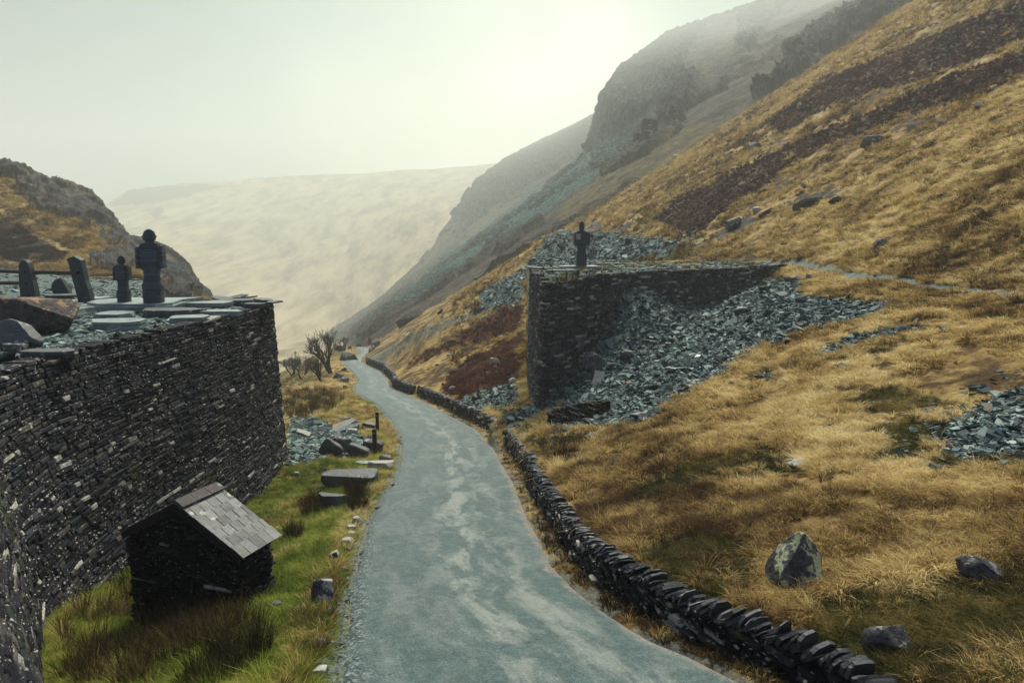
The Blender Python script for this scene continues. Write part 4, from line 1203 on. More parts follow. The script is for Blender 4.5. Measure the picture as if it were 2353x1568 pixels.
# ------------------------------------------------------------------ slate figures
def layered(parent, name, prof, mat, layer, seed, c=(0, 0), jit=.03, pw=.5, gapz=.004, npt=22, turn=0):
    """prof: list of (z, half width, half depth)"""
    rg = np.random.default_rng(seed); mb = MB()
    zs, ws, dp = map(np.array, zip(*prof))
    z = zs[0]
    ang = np.linspace(0, 2*math.pi, npt, endpoint=False) + math.pi / npt
    while z < zs[-1] - layer * .4:
        h = layer * rg.uniform(.55, 1.5); zm = min(z + h / 2, zs[-1])
        w_, d_ = np.interp(zm, zs, ws), np.interp(zm, zs, dp)
        o = np.stack([np.sign(np.cos(ang)) * np.abs(np.cos(ang))**pw * w_, np.sign(np.sin(ang)) * np.abs(np.sin(ang))**pw * d_], -1)
        o = o * (1 + rg.normal(0, jit)) * rg.uniform(1 - jit, 1 + jit, (npt, 1)) + rg.normal(0, jit * .25, 2) * w_ + np.asarray(c)
        g = rg.choice([.55, .8, 1.0, 1.2, 1.5])
        mb.prism(o, z, min(z + h, zs[-1] + layer) - gapz, (g, g, g))
        mb.prism(o * .96 + np.asarray(c) * .04, z + h - gapz - .002, z + h + .002, (.3, .3, .3))
        z += h
    return mb.build(name, mat, parent, local=False)


def slate_figure(loc, H, label, seed, mat, layer, k=1.0, jit=.03, rz=0.0, child=False):
    u = H / 1155.0
    t = empty('slate_statue', loc, rz); tag(t, label, 'statue', 'stacked slate statues')
    q = lambda l: [(z * u, w_ * u * k, d_ * u * k) for z, w_, d_ in l]
    layered(t, 'lower_body', q([(0, 148, 120), (285, 150, 122), (292, 136, 110), (330, 124, 100), (405, 113, 92), (460, 112, 90), (540, 122, 96)]), mat, layer, seed, jit=jit)
    layered(t, 'torso', q([(540, 150, 118), (880, 158, 122), (915, 140, 105), (945, 92, 76)]), mat, layer, seed + 1, jit=jit)
    for s_ in (-1, 1):
        layered(t, 'arm', q([(548, 36, 100), (620, 34, 104), (850, 30, 98), (888, 22, 80)]), mat, layer, seed + 3 + s_, (s_ * 178 * u * k, 0), jit, .6)
    layered(t, 'head', q([(945, 66, 62), (985, 64, 62), (992, 88, 84), (1060, 93, 88), (1110, 78, 74), (1140, 48, 46), (1155, 26, 26)]), mat, layer, seed + 6, jit=jit, pw=.8)
    return t


p = flat_at(354, 694, LW_Z + .2)
slate_figure((p[0], p[1], LW_Z + .19), px(166, p[1]), 'taller statue of stacked slates on the long flagstone', 500, M['statue'], .045, rz=.12, jit=.04)
p = flat_at(286, 692, LW_Z + .2)
slate_figure((p[0], p[1], LW_Z + .19), px(104, p[1]), 'smaller child size statue of stacked slates beside the taller one', 520, M['statue'], .026, 1.0, rz=-.05)
# statue on the right abutment: dark, smooth and faceted
p = flat_at(1335, 611, -2.02)
slab('flagstone', (p[0], p[1] - .1, -2.12), (3.4, 1.8, .12), M['flag'], 'flat slab under the lone statue on the abutment', 530, cat='flagstone', group=FG)
SZ = -2.0
Hs = px(99, p[1])
t = empty('slate_statue', (p[0], p[1] + .1, SZ), .1); tag(t, 'lone smooth dark statue with a pale patch on its chest, on the abutment', 'statue', 'stacked slate statues')
u = Hs / 625
q = lambda l: [(z * u, w_ * u, d_ * u) for z, w_, d_ in l]
layered(t, 'lower_body', q([(0, 79, 66), (140, 79, 66), (215, 62, 54), (280, 64, 54), (285, 78, 62)]), M['statue_smooth'], .06, 540, jit=.008, gapz=.001)
layered(t, 'torso', q([(285, 104, 78), (310, 118, 86), (440, 118, 86), (465, 112, 82), (485, 60, 50), (488, 36, 34)]), M['statue_smooth'], .06, 541, jit=.006, gapz=.001, pw=.35)
layered(t, 'head', q([(486, 33, 32), (525, 33, 32), (532, 38, 36), (590, 38, 36), (612, 26, 26), (627, 8, 8)]), M['statue_smooth'], .03, 542, jit=.01, gapz=.001, pw=.8)
mb = MB(); mb.box((-62 * u, -87.5 * u, 415 * u), (66 * u, 4 * u, 84 * u), None, (1, 1, 1), .004); mb.build('pale_patch', M['paleslab'], t, local=False)
AG = 'loose slates on the abutment top'
for i, (X, Y, w_, rz_) in enumerate([(1240, 616, 60, .2), (1290, 622, 70, -.1), (1385, 618, 60, .25), (1260, 633, 46, .5), (1330, 628, 60, .1), (1225, 612, 40, -.3), (1400, 606, 70, 0), (1490, 590, 50, .1), (1590, 590, 46, -.1), (1640, 592, 56, .1), (1345, 638, 40, 0)]):
    p = flat_at(X, Y, -2.06 - (.3 if Y > 626 else 0)); k = p[1] / F
    slab('loose_slate', (p[0], p[1], p[2] - .03), (w_ * k, .9, .09), M['flag' if i % 2 else 'slab'],
         ['dark slate at the left corner of the abutment top', 'pale slate behind the left corner of the abutment top', 'dark slate right of the lone statue', 'pale slate down in the notch at the corner',
          'dark slate in front of the lone statue', 'pale outermost slate at the left rim', 'dark slate at the edge of the scree behind the statue', 'pale slate in the gravel behind the abutment', 'dark slate where the track starts',
          'pale slate lying across the track start', 'dark slate on the front rim below the statue'][i], 560 + i, rz=rz_, tilt=(RNG.normal(0, .04), RNG.normal(0, .05)), cat='slate', group=AG)


# ------------------------------------------------------------------ slate-post fence on the left wall
def fence_post(parent, outline_px, holes, d, seed):
    """slab post standing in the x-z plane; outline and holes given in metres from the post's foot"""
    import bmesh
    o = np.array(outline_px, float)
    mb = MB()
    n = len(o)
    th = .26
    v = np.concatenate([np.c_[o[:, 0], np.full(n, -th/2), o[:, 1]], np.c_[o[:, 0] + .02, np.full(n, th/2), o[:, 1] + .02]])
    me = bpy.data.meshes.new('post')
    f = [list(range(n)), list(range(2*n - 1, n - 1, -1))] + [[k, n + k, n + (k+1) % n, (k+1) % n] for k in range(n)]
    me.from_pydata([tuple(q) for q in v], [], f); me.validate()
    bm = bmesh.new(); bm.from_mesh(me); bmesh.ops.recalc_face_normals(bm, faces=bm.faces); bm.to_mesh(me); bm.free()
    ob = bpy.data.objects.new('post', me); COL.objects.link(ob)
    cut = []
    for hx, hz, r in holes:
        cb = bmesh.new(); bmesh.ops.create_cone(cb, cap_ends=True, segments=20, radius1=r, radius2=r, depth=1, matrix=Matrix.Translation((hx, 0, hz)) @ Matrix.Rotation(math.pi/2, 4, 'X'))
        cm = bpy.data.meshes.new('c'); cb.to_mesh(cm); cb.free()
        co_ = bpy.data.objects.new('c', cm); COL.objects.link(co_); cut.append(co_)
        md = ob.modifiers.new('b', 'BOOLEAN'); md.operation = 'DIFFERENCE'; md.object = co_; md.solver = 'EXACT'
    dg = bpy.context.evaluated_depsgraph_get(); dg.update()
    nm = bpy.data.meshes.new_from_object(ob.evaluated_get(dg))
    ob.modifiers.clear(); ob.data = nm
    for c_ in cut: bpy.data.objects.remove(c_)
    nm.materials.clear(); nm.materials.append(M['post'])
    ob.parent = parent
    return ob


p = flat_at(70, 694, LW_Z + .02); dF = p[1]; k = dF / F
t = empty('fence', tuple(p)); tag(t, 'fence of two slate posts with drilled holes and weathered wooden rails', 'fence')
o1 = [((x - 68) * k, (694 - y) * k) for x, y in [(51, 696), (51, 660), (52, 630), (54, 612), (58, 602), (64, 598), (70, 598), (75, 604), (78, 615), (80, 628), (82, 645), (85, 665), (87, 696)]]
fence_post(t, o1, [((67 - 68) * k, (694 - 624) * k, .045), ((68 - 68) * k, (694 - 651) * k, .05), ((69 - 68) * k, (694 - 678) * k, .05)], dF, 1)
pb = fence_post(t, [((x - 194) * k, (692 - y) * k) for x, y in [(179, 694), (175, 665), (170, 640), (166, 610), (161, 594), (178, 588), (193, 597), (196, 618), (199, 645), (205, 665), (209, 694)]],
                [((185 - 194) * k, (692 - 625) * k, .085), ((190 - 194) * k, (692 - 654) * k, .075), ((193 - 194) * k, (692 - 680) * k, .075)], dF, 2)
pb.location = ((194 - 68) * k, .1, .02)
for (xa, ya, xb, yb, yy) in ((-60, 621, 68, 625, .04), (-60, 648, 68, 651, .02), (63, 625, 186, 627, .08)):
    mb = MB()
    a = np.array([(xa - 68) * k, yy - .02, (694 - ya) * k]); b = np.array([(xb - 68) * k, yy + .04, (694 - yb) * k])
    n_ = 7; tt_ = np.linspace(0, 1, n_)[:, None]
    mb.tube(a + (b - a) * tt_ + RNG.normal(0, .006, (n_, 3)), [.035] + [.085] * (n_ - 2) + [.05] if xa > 0 else [.08] * (n_ - 1) + [.045], 7)
    mb.build('rail', M['wood'], t, True, local=False)

# dark timber posts by the road
for X, Y, Yt, w_, lab in ((861, 1041, 983, 9, 'nearer one of two dark timber posts on the verge'), (867, 988, 945, 7, 'farther one of two dark timber posts on the verge')):
    p = on(X, Y); k = p[1] / F; h = (Y - Yt) * k; ww = w_ * k
    t = empty('verge_post', tuple(p)); tag(t, lab, 'post', 'dark posts on the verge')
    mb = MB(); o = [(-ww/2, -ww/2.4), (ww/2, -ww/2.4), (ww/2, ww/2.4), (-ww/2, ww/2.4)]
    mb.prism(o, -.25, h, (1, 1, 1), lambda v: v + np.array([.035, 0, 0]) * -(v[:, 2:3] - h) * .4)
    mb.prism([(a * .8, b * .8) for a, b in o], h, h + .02, (1, 1, 1), lambda v: v + 0)
    mb.build('timber', M['blackpost'], t, local=False)
    mb = MB(); mb.tube([(0.005, -ww/2.4 - .012, h - .17), (.005, -ww/2.4, h - .17)], .025, 8); mb.build('reflector', M['white'], t, local=False)
# thin stakes on the hillside
for X, Y, hp, lab in ((1745, 342 + 118, 12, 'left one of two thin stakes standing on the slope'), (2163, 462, 16, 'right one of two thin stakes standing on the slope')):
    X = 2018 if 'left' in lab else 2163; Y = 452 if 'left' in lab else 463
    p = on(X, Y); k = p[1] / F
    mb = MB(); mb.tube([(0, 0, -.1), (-.03, 0, hp * k * .5), (-.08, 0, hp * k)], [.09, .085, .08], 7)
    ob = mb.build('stake', M['blackpost']); ob.location = tuple(p); tag(ob, lab, 'stake', 'thin stakes on the slope')
# road signs at the far bend
p = on(804, 806); k = p[1] / F
t = empty('road_sign', tuple(p)); tag(t, 'small red brown roadside sign on two legs at the far bend', 'sign')
for s_ in (-1, 1):
    mb = MB(); mb.tube([(s_ * .28, 0, -.1), (s_ * .28, 0, 1.0)], .05, 8); mb.build('leg', M['redwood'], t, local=False)
mb = MB(); mb.box((0, -.06, .8), (.75, .05, .42), None, (1, 1, 1), .01); mb.build('panel', M['redwood'], t, local=False)
p = on(817, 808)
t = empty('road_sign', tuple(p)); tag(t, 'slim white sign post with a round head at the far bend', 'sign')
mb = MB(); mb.tube([(0, 0, -.1), (0, 0, 1.0)], .05, 8); mb.build('pole', M['white'], t, local=False)
mb = MB(); mb.tube([(0, -.09, 1.12), (0, -.05, 1.12)], .24, 18); mb.build('panel', M['white'], t, local=False)

# ------------------------------------------------------------------ stone hut
def hut():
    FLp, FRp = np.array([-7.05, 12.3]), np.array([-4.60, 11.36])
    ax = (FRp - FLp) / np.linalg.norm(FRp - FLp); bx = np.array([-ax[1], ax[0]])
    dep = .86
    BR, BL = FRp + bx * dep, FLp + bx * dep
    mid = (FLp + FRp) / 2; midb = (BL + BR) / 2
    ze, za = -5.36, -4.66
    g = float(min(tz(*FLp), tz(*FRp))) - .25
    t = empty('stone_hut', (*(FLp * .5 + BR * .5), float(tz(*mid)))); tag(t, 'small dark slate hut with a pitched slate roof at the foot of the big wall', 'hut')
    path = [FLp, mid, FRp, BR, midb, BL, FLp + bx * .01]
    wall_mesh('wall', t, path, [p_ * .98 + .02 * (mid + midb) / 2 for p_ in path], [g] * 7, [ze - .07, za - .09, ze - .07, ze - .07, za - .09, ze - .07, ze - .07], (.04, .085), (.16, .5), .012, 61, mat=M['wall_far'], rough=.03, rnd=.02, back=.2, dark=.75)
    rg = np.random.default_rng(5)
    mb = MB()
    hw = np.linalg.norm(FRp - FLp) / 2
    sl = math.hypot(hw, za - ze); oh = .07
    C3 = lambda xy, z: np.array([xy[0], xy[1], z])
    for s_ in (1, -1):
        e = np.array([*(ax * s_), 0]); b3 = np.array([*bx, 0])
        dn = (e * hw + np.array([0, 0, ze - za])) / sl; nn = np.cross(dn, b3) * s_; nn = nn / np.linalg.norm(nn)
        if nn[2] < 0: nn = -nn
        top = C3(mid, za + .05)
        rows, ncol = 7, 5
        L = sl + (oh if s_ > 0 else .02); W = dep + 2 * oh
        # boarding under the slates
        R = np.stack([dn, b3, nn], 1)
        mb.box(top + dn * L / 2 + b3 * (dep / 2) - nn * .02, (L, W - .04, .035), R, (.25, .2, .18))
        for r_ in range(rows):
            for c_ in range(ncol + (r_ % 2)):
                w_ = W / ncol
                cc = (c_ + .5 - .5 * (r_ % 2)) * w_
                lo, hi = max(cc - w_ / 2, 0), min(cc + w_ / 2, W)
                if hi - lo < .05: continue
                p_ = top + dn * ((r_ + .62) * L / rows) + b3 * ((lo + hi) / 2 - oh) + nn * (.022 + .004 * rg.random())
                R2 = R @ rotm(rg.normal(0, .012), .055 + rg.normal(0, .012), rg.normal(0, .015))
                gcol = rg.uniform(.65, 1.35)
                mb.box(p_, (L / rows * 1.28, hi - lo - .012, .014), R2, (gcol, gcol, gcol * rg.uniform(.94, 1.04)), .003)
    rf = mb.build('roof', M['roof'], t)
    mb = MB(); nb = 3; W = dep + 2 * oh
    for i in range(nb):
        for s_ in (1, -1):
            e = np.array([*(ax * s_), 0]); b3 = np.array([*bx, 0]); dn = (e * hw + np.array([0, 0, ze - za])) / sl
            nn = np.cross(dn, b3); nn = nn / np.linalg.norm(nn); nn = -nn if nn[2] < 0 else nn
            R = np.stack([dn, b3, nn], 1)
            mb.box(C3(mid, za + .075) + dn * .09 + b3 * ((i + .5) * W / nb - oh) + nn * .045, (.20, W / nb - .008, .03), R, None, .004)
    rd = mb.build('ridge', M['ridge'], None); rd.data.transform(Matrix.Translation(-Vector(t.location)))
    rd.parent = rf
    mb = MB()
    for s_ in (1, -1):
        e = np.array([*(ax * s_), 0]); b3 = np.array([*bx, 0]); dn = (e * hw + np.array([0, 0, ze - za])) / sl
        nn = np.cross(dn, b3); nn = nn / np.linalg.norm(nn); nn = -nn if nn[2] < 0 else nn
        R = np.stack([dn, b3, nn], 1)
        mb.box(C3(mid, za) + dn * (sl + (oh if s_ > 0 else .02)) / 2 + b3 * (-oh + .01) - nn * .03, (sl + (oh if s_ > 0 else .02), .03, .10), R)
    mb.build('bargeboard', M['blackpost'], t)


hut()


# ------------------------------------------------------------------ trees
def tree(X, Y, hpx, label, seed, spread=1.0, stems=2, lean=0.0, group='bare trees beside the road', twig=.8, depth=5, name='bare_tree'):
    rg = np.random.default_rng(seed); p = on(X, Y); k = p[1] / F; H = hpx * k
    t = empty(name, tuple(p)); tag(t, label, 'tree', group)
    trunk, crown = MB(), MB()
    def grow(pos, dr, ln, rad, lev):
        n = 4; pts = [pos]; d = dr.copy()
        for i in range(n):
            d = d + rg.normal(0, .16, 3) + np.array([0, 0, .04]); d /= np.linalg.norm(d)
            pts.append(pts[-1] + d * ln / n)
        r = np.linspace(rad, rad * .62, n + 1)
        (trunk if lev <= 1 else crown).tube(pts, r, 6 if lev < 2 else (4 if lev < 4 else 3), None, False)
        if lev >= depth: return
        for j in range(rg.integers(2, 4) + (lev >= 2)):
            q_ = rg.uniform(.35, 1) if lev > 0 else rg.uniform(.6, 1)
            b_ = pts[min(n, max(1, int(round(q_ * n))))]
            a = rg.normal(0, 1, 3) * np.array([1, 1, .5]); a /= np.linalg.norm(a)
            nd = d * .95 + a * .5 * spread + np.array([0, 0, .22]); nd /= np.linalg.norm(nd)
            grow(b_, nd, ln * rg.uniform(.55, .8), max(rad * .55, .010 * twig), lev + 1)
    for s_ in range(stems):
        a = rg.normal(0, .22 * spread, 3); dr = np.array([lean + a[0], a[1], 1.0]); dr /= np.linalg.norm(dr)
        grow(np.array([rg.normal(0, .12), rg.normal(0, .12), -.2]), dr, H * .36, H * .032, 0)
    trunk.build('trunk', M['bark'], t, True, local=False); crown.build('crown', M['twig'], t, True, local=False)


tree(760, 858, 128, 'tallest bare tree with twin trunks on the bank left of the road', 601, 1.0, 2, -.15, twig=1.3)
tree(752, 852, 118, 'slimmer bare tree leaning left behind the tallest one', 602, 1.0, 2, -.35, twig=1.2)
tree(692, 870, 74, 'low spreading bare thorn close to the tall wall end', 603, 1.35, 3, .15, twig=1.3)
tree(735, 878, 78, 'pale twiggy sapling between the thorn and the tallest tree', 604, 1.0, 4, .0, twig=1.1)
tree(672, 862, 60, 'dark tangled thorn half hidden by the tall wall end', 605, 1.5, 4, .0, twig=1.3)
tree(790, 806, 46, 'bare bush on the near side of the far bend', 606, 1.3, 4, 0, twig=2.2, depth=4)


def bush(X, Y, wpx, hpx, mat, label, seed):
    p = on(X, Y); k = p[1] / F; rg = np.random.default_rng(seed)
    n = 900; a = rg.normal(0, 1, (n, 3)); a /= np.linalg.norm(a, axis=1)[:, None]; a *= rg.uniform(.3, 1, (n, 1))**.5
    a *= 1 + .25 * fbm(a[:, 0] * 2 + seed, a[:, 1] * 2, a[:, 2] * 2, 2)[:, None]
    c = a * np.array([wpx * k / 2, wpx * k / 2, hpx * k / 2]) + np.array([0, 0, hpx * k * .45])
    s_ = wpx * k * .07
    v = np.concatenate([c + rg.normal(0, s_, (n, 3)) for _ in range(3)]); f = np.stack([np.arange(n), np.arange(n) + n, np.arange(n) + 2*n], 1)
    t = empty('bush', tuple(p)); tag(t, label, 'bush', 'dark bushes beyond the trees')
    mesh_obj('foliage', v, f, mat, t)
    mb = MB()
    for i in range(4): mb.tube([(0, 0, -.1), tuple(rg.normal(0, .1 * wpx * k, 3) * (1, 1, .2) + (0, 0, hpx * k * .45))], [.06, .03], 5)
    mb.build('stem', M['bark'], t, local=False)


bush(781, 806, 18, 13, M['evergreen'], 'round dark evergreen bush right of the bare trees', 611)
bush(822, 775, 14, 7, M['twig'], 'small grey bush on the scree foot above the far bend', 612)
# ------------------------------------------------------------------ scattered ground cover
def proto_coll(name, meshes):
    c = bpy.data.collections.new(name)
    for i, me in enumerate(meshes):
        o = bpy.data.objects.new('%s_%02d' % (name, i), me); c.objects.link(o)
    return c


def raw_mesh(name, v, f, mat, rnd):
    o = mesh_obj(name, v, f, mat, None, True, None, {'rnd': rnd}, link=False)
    me = o.data; bpy.data.objects.remove(o)
    return me


def tuft(name, mat, seed, nb, h, spread, droop, width, sweep=(0, 0), segs=3, stiff=0.0):
    rg = np.random.default_rng(seed)
    a = rg.uniform(0, 2*math.pi, nb); r0 = spread * .35 * rg.random(nb)**.5
    H = h * rg.uniform(.55, 1.15, nb); out = spread * rg.uniform(.2, 1.2, nb)
    tt = np.linspace(0, 1, segs + 1)
    bx, by = r0 * np.cos(a), r0 * np.sin(a)
    dirx, diry = np.cos(a) + sweep[0] + rg.normal(0, .25, nb), np.sin(a) + sweep[1] + rg.normal(0, .25, nb)
    P_ = np.zeros((nb, segs + 1, 3))
    for i, t in enumerate(tt):
        P_[:, i, 0] = bx + dirx * out * t**1.6; P_[:, i, 1] = by + diry * out * t**1.6
        P_[:, i, 2] = H * (t * (1 + droop * .5) - droop * t**2.4) - .03
    ax = rg.uniform(0, 2*math.pi, nb)
    side = np.stack([np.cos(ax), np.sin(ax), np.zeros(nb)], -1)
    V = np.zeros((nb, 2 * segs + 1, 3))
    for i in range(segs):
        w = width * (1 - .75 * tt[i]) * rg.uniform(.7, 1.3, nb)
        V[:, 2*i] = P_[:, i] - side * w[:, None] / 2; V[:, 2*i+1] = P_[:, i] + side * w[:, None] / 2
    V[:, -1] = P_[:, -1]
    k = 2 * segs + 1
    tri = []
    for i in range(segs - 1):
        a_ = 2 * i; tri += [(a_, a_+1, a_+3), (a_, a_+3, a_+2)]
    tri.append((2*segs-2, 2*segs-1, 2*segs))
    F_ = (np.array(tri)[None] + k * np.arange(nb)[:, None, None]).reshape(-1, 3)
    return raw_mesh(name, V.reshape(-1, 3), F_, mat, np.repeat(rg.random(nb), k))


def plate(name, mat, seed):
    rg = np.random.default_rng(seed); n = rg.integers(4, 7)
    a = np.sort(rg.uniform(0, 2*math.pi, n)) + rg.normal(0, .05, n); a = np.linspace(0, 2*math.pi, n, endpoint=False) + rg.uniform(-.4, .4, n)
    o = np.stack([np.cos(a) * .5, np.sin(a) * rg.uniform(.25, .45)], -1) * rg.uniform(.7, 1.15, (n, 1))
    th = rg.uniform(.06, .16)
    mb = MB(); mb.prism(o, -th/2, th/2, None, lambda v: v + rg.normal(0, .02, v.shape))
    v = np.concatenate(mb.v)
    o_ = mesh_obj(name, v, mb.f, mat, None, False, None, {'rnd': np.full(len(v), rg.random())}, link=False)
    me = o_.data; bpy.data.objects.remove(o_); return me


def scatter(name, pts, rot, scl, protos, seed):
    n = len(pts); rg = np.random.default_rng(seed)
    me = bpy.data.meshes.new(name); me.vertices.add(n)
    me.vertices.foreach_set('co', np.asarray(pts, np.float32).ravel())
    a = me.attributes.new('rot', 'FLOAT_VECTOR', 'POINT'); a.data.foreach_set('vector', np.asarray(rot, np.float32).ravel())
    a = me.attributes.new('scl', 'FLOAT_VECTOR', 'POINT'); a.data.foreach_set('vector', np.asarray(scl, np.float32).ravel())
    a = me.attributes.new('pick', 'INT', 'POINT'); a.data.foreach_set('value', rg.integers(0, len(protos.objects), n).astype(np.int32))
    ob = bpy.data.objects.new(name, me); COL.objects.link(ob)
    ng = bpy.data.node_groups.new(name + '_spread', 'GeometryNodeTree')
    ng.interface.new_socket('Geometry', in_out='INPUT', socket_type='NodeSocketGeometry')
    ng.interface.new_socket('Geometry', in_out='OUTPUT', socket_type='NodeSocketGeometry')
    N = ng.nodes.new; gi, go = N('NodeGroupInput'), N('NodeGroupOutput')
    ci = N('GeometryNodeCollectionInfo'); ci.inputs['Collection'].default_value = protos
    ci.inputs['Separate Children'].default_value = True; ci.inputs['Reset Children'].default_value = True
    ip = N('GeometryNodeInstanceOnPoints'); ip.inputs['Pick Instance'].default_value = True
    def na(nm, dt):
        q = N('GeometryNodeInputNamedAttribute'); q.data_type = dt; q.inputs['Name'].default_value = nm; return q.outputs['Attribute']
    ng.links.new(gi.outputs[0], ip.inputs['Points']); ng.links.new(ci.outputs[0], ip.inputs['Instance'])
    ng.links.new(na('pick', 'INT'), ip.inputs['Instance Index'])
    ng.links.new(na('rot', 'FLOAT_VECTOR'), ip.inputs['Rotation']); ng.links.new(na('scl', 'FLOAT_VECTOR'), ip.inputs['Scale'])
    ng.links.new(ip.outputs[0], go.inputs[0])
    md = ob.modifiers.new('spread', 'NODES'); md.node_group = ng
    return tag(ob, kind='stuff')


def samples(n, X0, X1, d0, d1, seed, bias=0.0):
    rg = np.random.default_rng(seed)
    d = d0 * (d1 / d0)**(rg.random(n)**(1 + bias)); X = rg.uniform(X0, X1, n)
    x = (X - CX) / 1600 * d
    return x, d, tz(x, d)


def slope_rot(x, y, n, rg, tilt=.12):
    e = .4
    gx = (tz(x + e, y) - tz(x - e, y)) / (2*e); gy = (tz(x, y + e) - tz(x, y - e)) / (2*e)
    # euler XYZ for a small lean away from the slope
    return np.stack([np.arctan(gy) * .7 + rg.normal(0, tilt, n), -np.arctan(gx) * .7 + rg.normal(0, tilt, n)], -1)


def cover(name, n, X0, X1, d0, d1, protos, keep, size, seed, tilt=.15, zscale=(.75, 1.25), spin=math.pi, lift=0.0, bias=0.0, sl=True):
    rg = np.random.default_rng(seed + 1)
    x, y, z = samples(n, X0, X1, d0, d1, seed, bias)
    m = keep(x, y, z, rg)
    x, y, z = x[m], y[m], z[m]; n = len(x)
    s_ = size(x, y, rg, n)
    r = slope_rot(x, y, n, rg, tilt) if sl else rg.normal(0, tilt, (n, 2))
    rot = np.concatenate([r, rg.uniform(-spin, spin, (n, 1))], 1)
    scl = np.stack([s_, s_, s_ * rg.uniform(*zscale, n)], -1)
    return scatter(name, np.stack([x, y, z + lift], -1), rot, scl, protos, seed + 2)


G = lambda k, x, y: tget(k, x, y)
NT = 8
tufts = proto_coll('dry_tuft', [tuft('dry_tuft', M['grass'], 700 + i, 60, .34, .42, .85, .022, (-.35, -.25)) for i in range(NT)])
htufts = proto_coll('hill_tuft', [tuft('hill_tuft', M['hillgrass'], 720 + i, 34, .5, .6, .8, .06, (-.3, -.2), 2) for i in range(6)])
lawnt = proto_coll('lawn_tuft', [tuft('lawn_tuft', M['lawn'], 740 + i, 46, .10, .26, .6, .012, (-.1, .1), 2) for i in range(6)])
mosst = proto_coll('moss_tuft', [tuft('moss_tuft', M['mossgrass'], 760 + i, 50, .16, .34, .7, .016, (-.3, -.2), 2) for i in range(6)])
rusht = proto_coll('rush_tuft', [tuft('rush_tuft', M['rush'], 780 + i, 34, .75, .34, .25, .014, (.05, -.1), 3) for i in range(5)])
heatht = proto_coll('heather_tuft', [tuft('heather_tuft', M['heather'], 800 + i, 60, .42, .5, .35, .05, (0, 0), 2) for i in range(5)])
brackt = proto_coll('bracken_tuft', [tuft('bracken_tuft', M['bracken'], 820 + i, 40, .45, .7, .8, .07, (-.2, -.2), 2) for i in range(5)])
plates = proto_coll('slate_plate', [plate('slate_plate', M['scree'], 840 + i) for i in range(14)])


def clear(x, y):
    return (G('sc', x, y) < .5) & (G('gv', x, y) < .4)


nzl = lambda x, y, s, o=0: fbm(x * s + o, y * s, o * .3, 3)
# straw grass of the near field
cover('straw_grass', 64000, 1120, 2520, 5.5, 62, tufts,
      lambda x, y, z, r: clear(x, y) & (G('q', x, y) > .95) & (G('he', x, y) < .5) & (G('br', x, y) < .5) & (G('ins', x, y) < .5) & ((G('gr', x, y) < .5) | (r.random(len(x)) < .09)) & (nzl(x, y, .75) > -.12 + .3 * (r.random(len(x)) - .5)) & (nzl(x, y, .14, 5) > -.30 + .3 * (r.random(len(x)) - .5)),
      lambda x, y, r, n: np.clip(.30 + .0165 * y, .36, 1.1) * r.uniform(.55, 1.35, n) * (1.05 + .9 * nzl(x, y, .75)), 900)
cover('hill_grass', 46000, 1040, 2600, 26, 172, htufts,
      lambda x, y, z, r: clear(x, y) & (G('q', x, y) > 1.2) & (G('he', x, y) < .5) & (G('br', x, y) < .5) & (G('ins', x, y) < .5) & (G('rk', x, y) < .5) & ((y > 50) | (x > XT - 3)) & (nzl(x, y, .42, 4) > -.10 + .25 * (r.random(len(x)) - .5)),
      lambda x, y, r, n: np.clip(.35 + .006 * y, .4, 1.25) * r.uniform(.5, 1.3, n) * (1.05 + .9 * nzl(x, y, .42, 4)), 903, bias=-.2)
cover('moss_grass', 26000, 1120, 2520, 5.5, 60, mosst,
      lambda x, y, z, r: clear(x, y) & (G('q', x, y) > .9) & (G('gr', x, y) > .45),
      lambda x, y, r, n: np.clip(.6 + .012 * y, .5, 1.4) * r.uniform(.6, 1.35, n), 906)
cover('heather_scrub', 90000, 1300, 2600, 24, 172, heatht,
      lambda x, y, z, r: (G('he', x, y) > .5) & (G('q', x, y) > 1.2),
      lambda x, y, r, n: np.clip(.22 + .0042 * y, .3, .8) * r.uniform(.6, 1.3, n), 909)
cover('dead_bracken', 9000, 880, 1260, 42, 172, brackt,
      lambda x, y, z, r: (G('br', x, y) > .5) & (G('q', x, y) > 1.2),
      lambda x, y, r, n: np.clip(.4 + .005 * y, .4, 1.1) * r.uniform(.6, 1.3, n), 912)
cover('lawn_grass', 30000, -100, 960, 6, 62, lawnt,
      lambda x, y, z, r: (G('p', x, y) > .12) & (G('lins', x, y) < .5) & clear(x, y),
      lambda x, y, r, n: np.clip(.75 + .018 * y, .7, 2.0) * r.uniform(.6, 1.4, n) * (1 + .4 * nzl(x, y, .6)), 915)
cover('verge_grass', 9000, 560, 1000, 7, 120, tufts,
      lambda x, y, z, r: (G('p', x, y) > .12) & (G('lins', x, y) < .5) & clear(x, y) & ((nzl(x, y, .35, 7) > .22) | (G('p', x, y) < .7) | (y > 38)) & (r.random(len(x)) < .6),
      lambda x, y, r, n: np.clip(.32 + .011 * y, .3, 1.1) * r.uniform(.6, 1.3, n), 918)
# brown grass between the road and the wall
cover('wall_foot_grass', 14000, 900, 2000, 5, 105, proto_coll('foot_tuft', [tuft('foot_tuft', M['rush'], 860 + i, 30, .26, .28, .7, .02, (-.3, 0), 2) for i in range(4)] + [tuft('foot_tuft', M['grass'], 866 + i, 30, .24, .3, .8, .02, (-.3, 0), 2) for i in range(2)]),
      lambda x, y, z, r: (G('q', x, y) > .04) & (G('q', x, y) < .5) & (nzl(x, y, 1.2) > -.25),
      lambda x, y, r, n: np.clip(.55 + .012 * y, .5, 1.3) * r.uniform(.5, 1.2, n), 921)


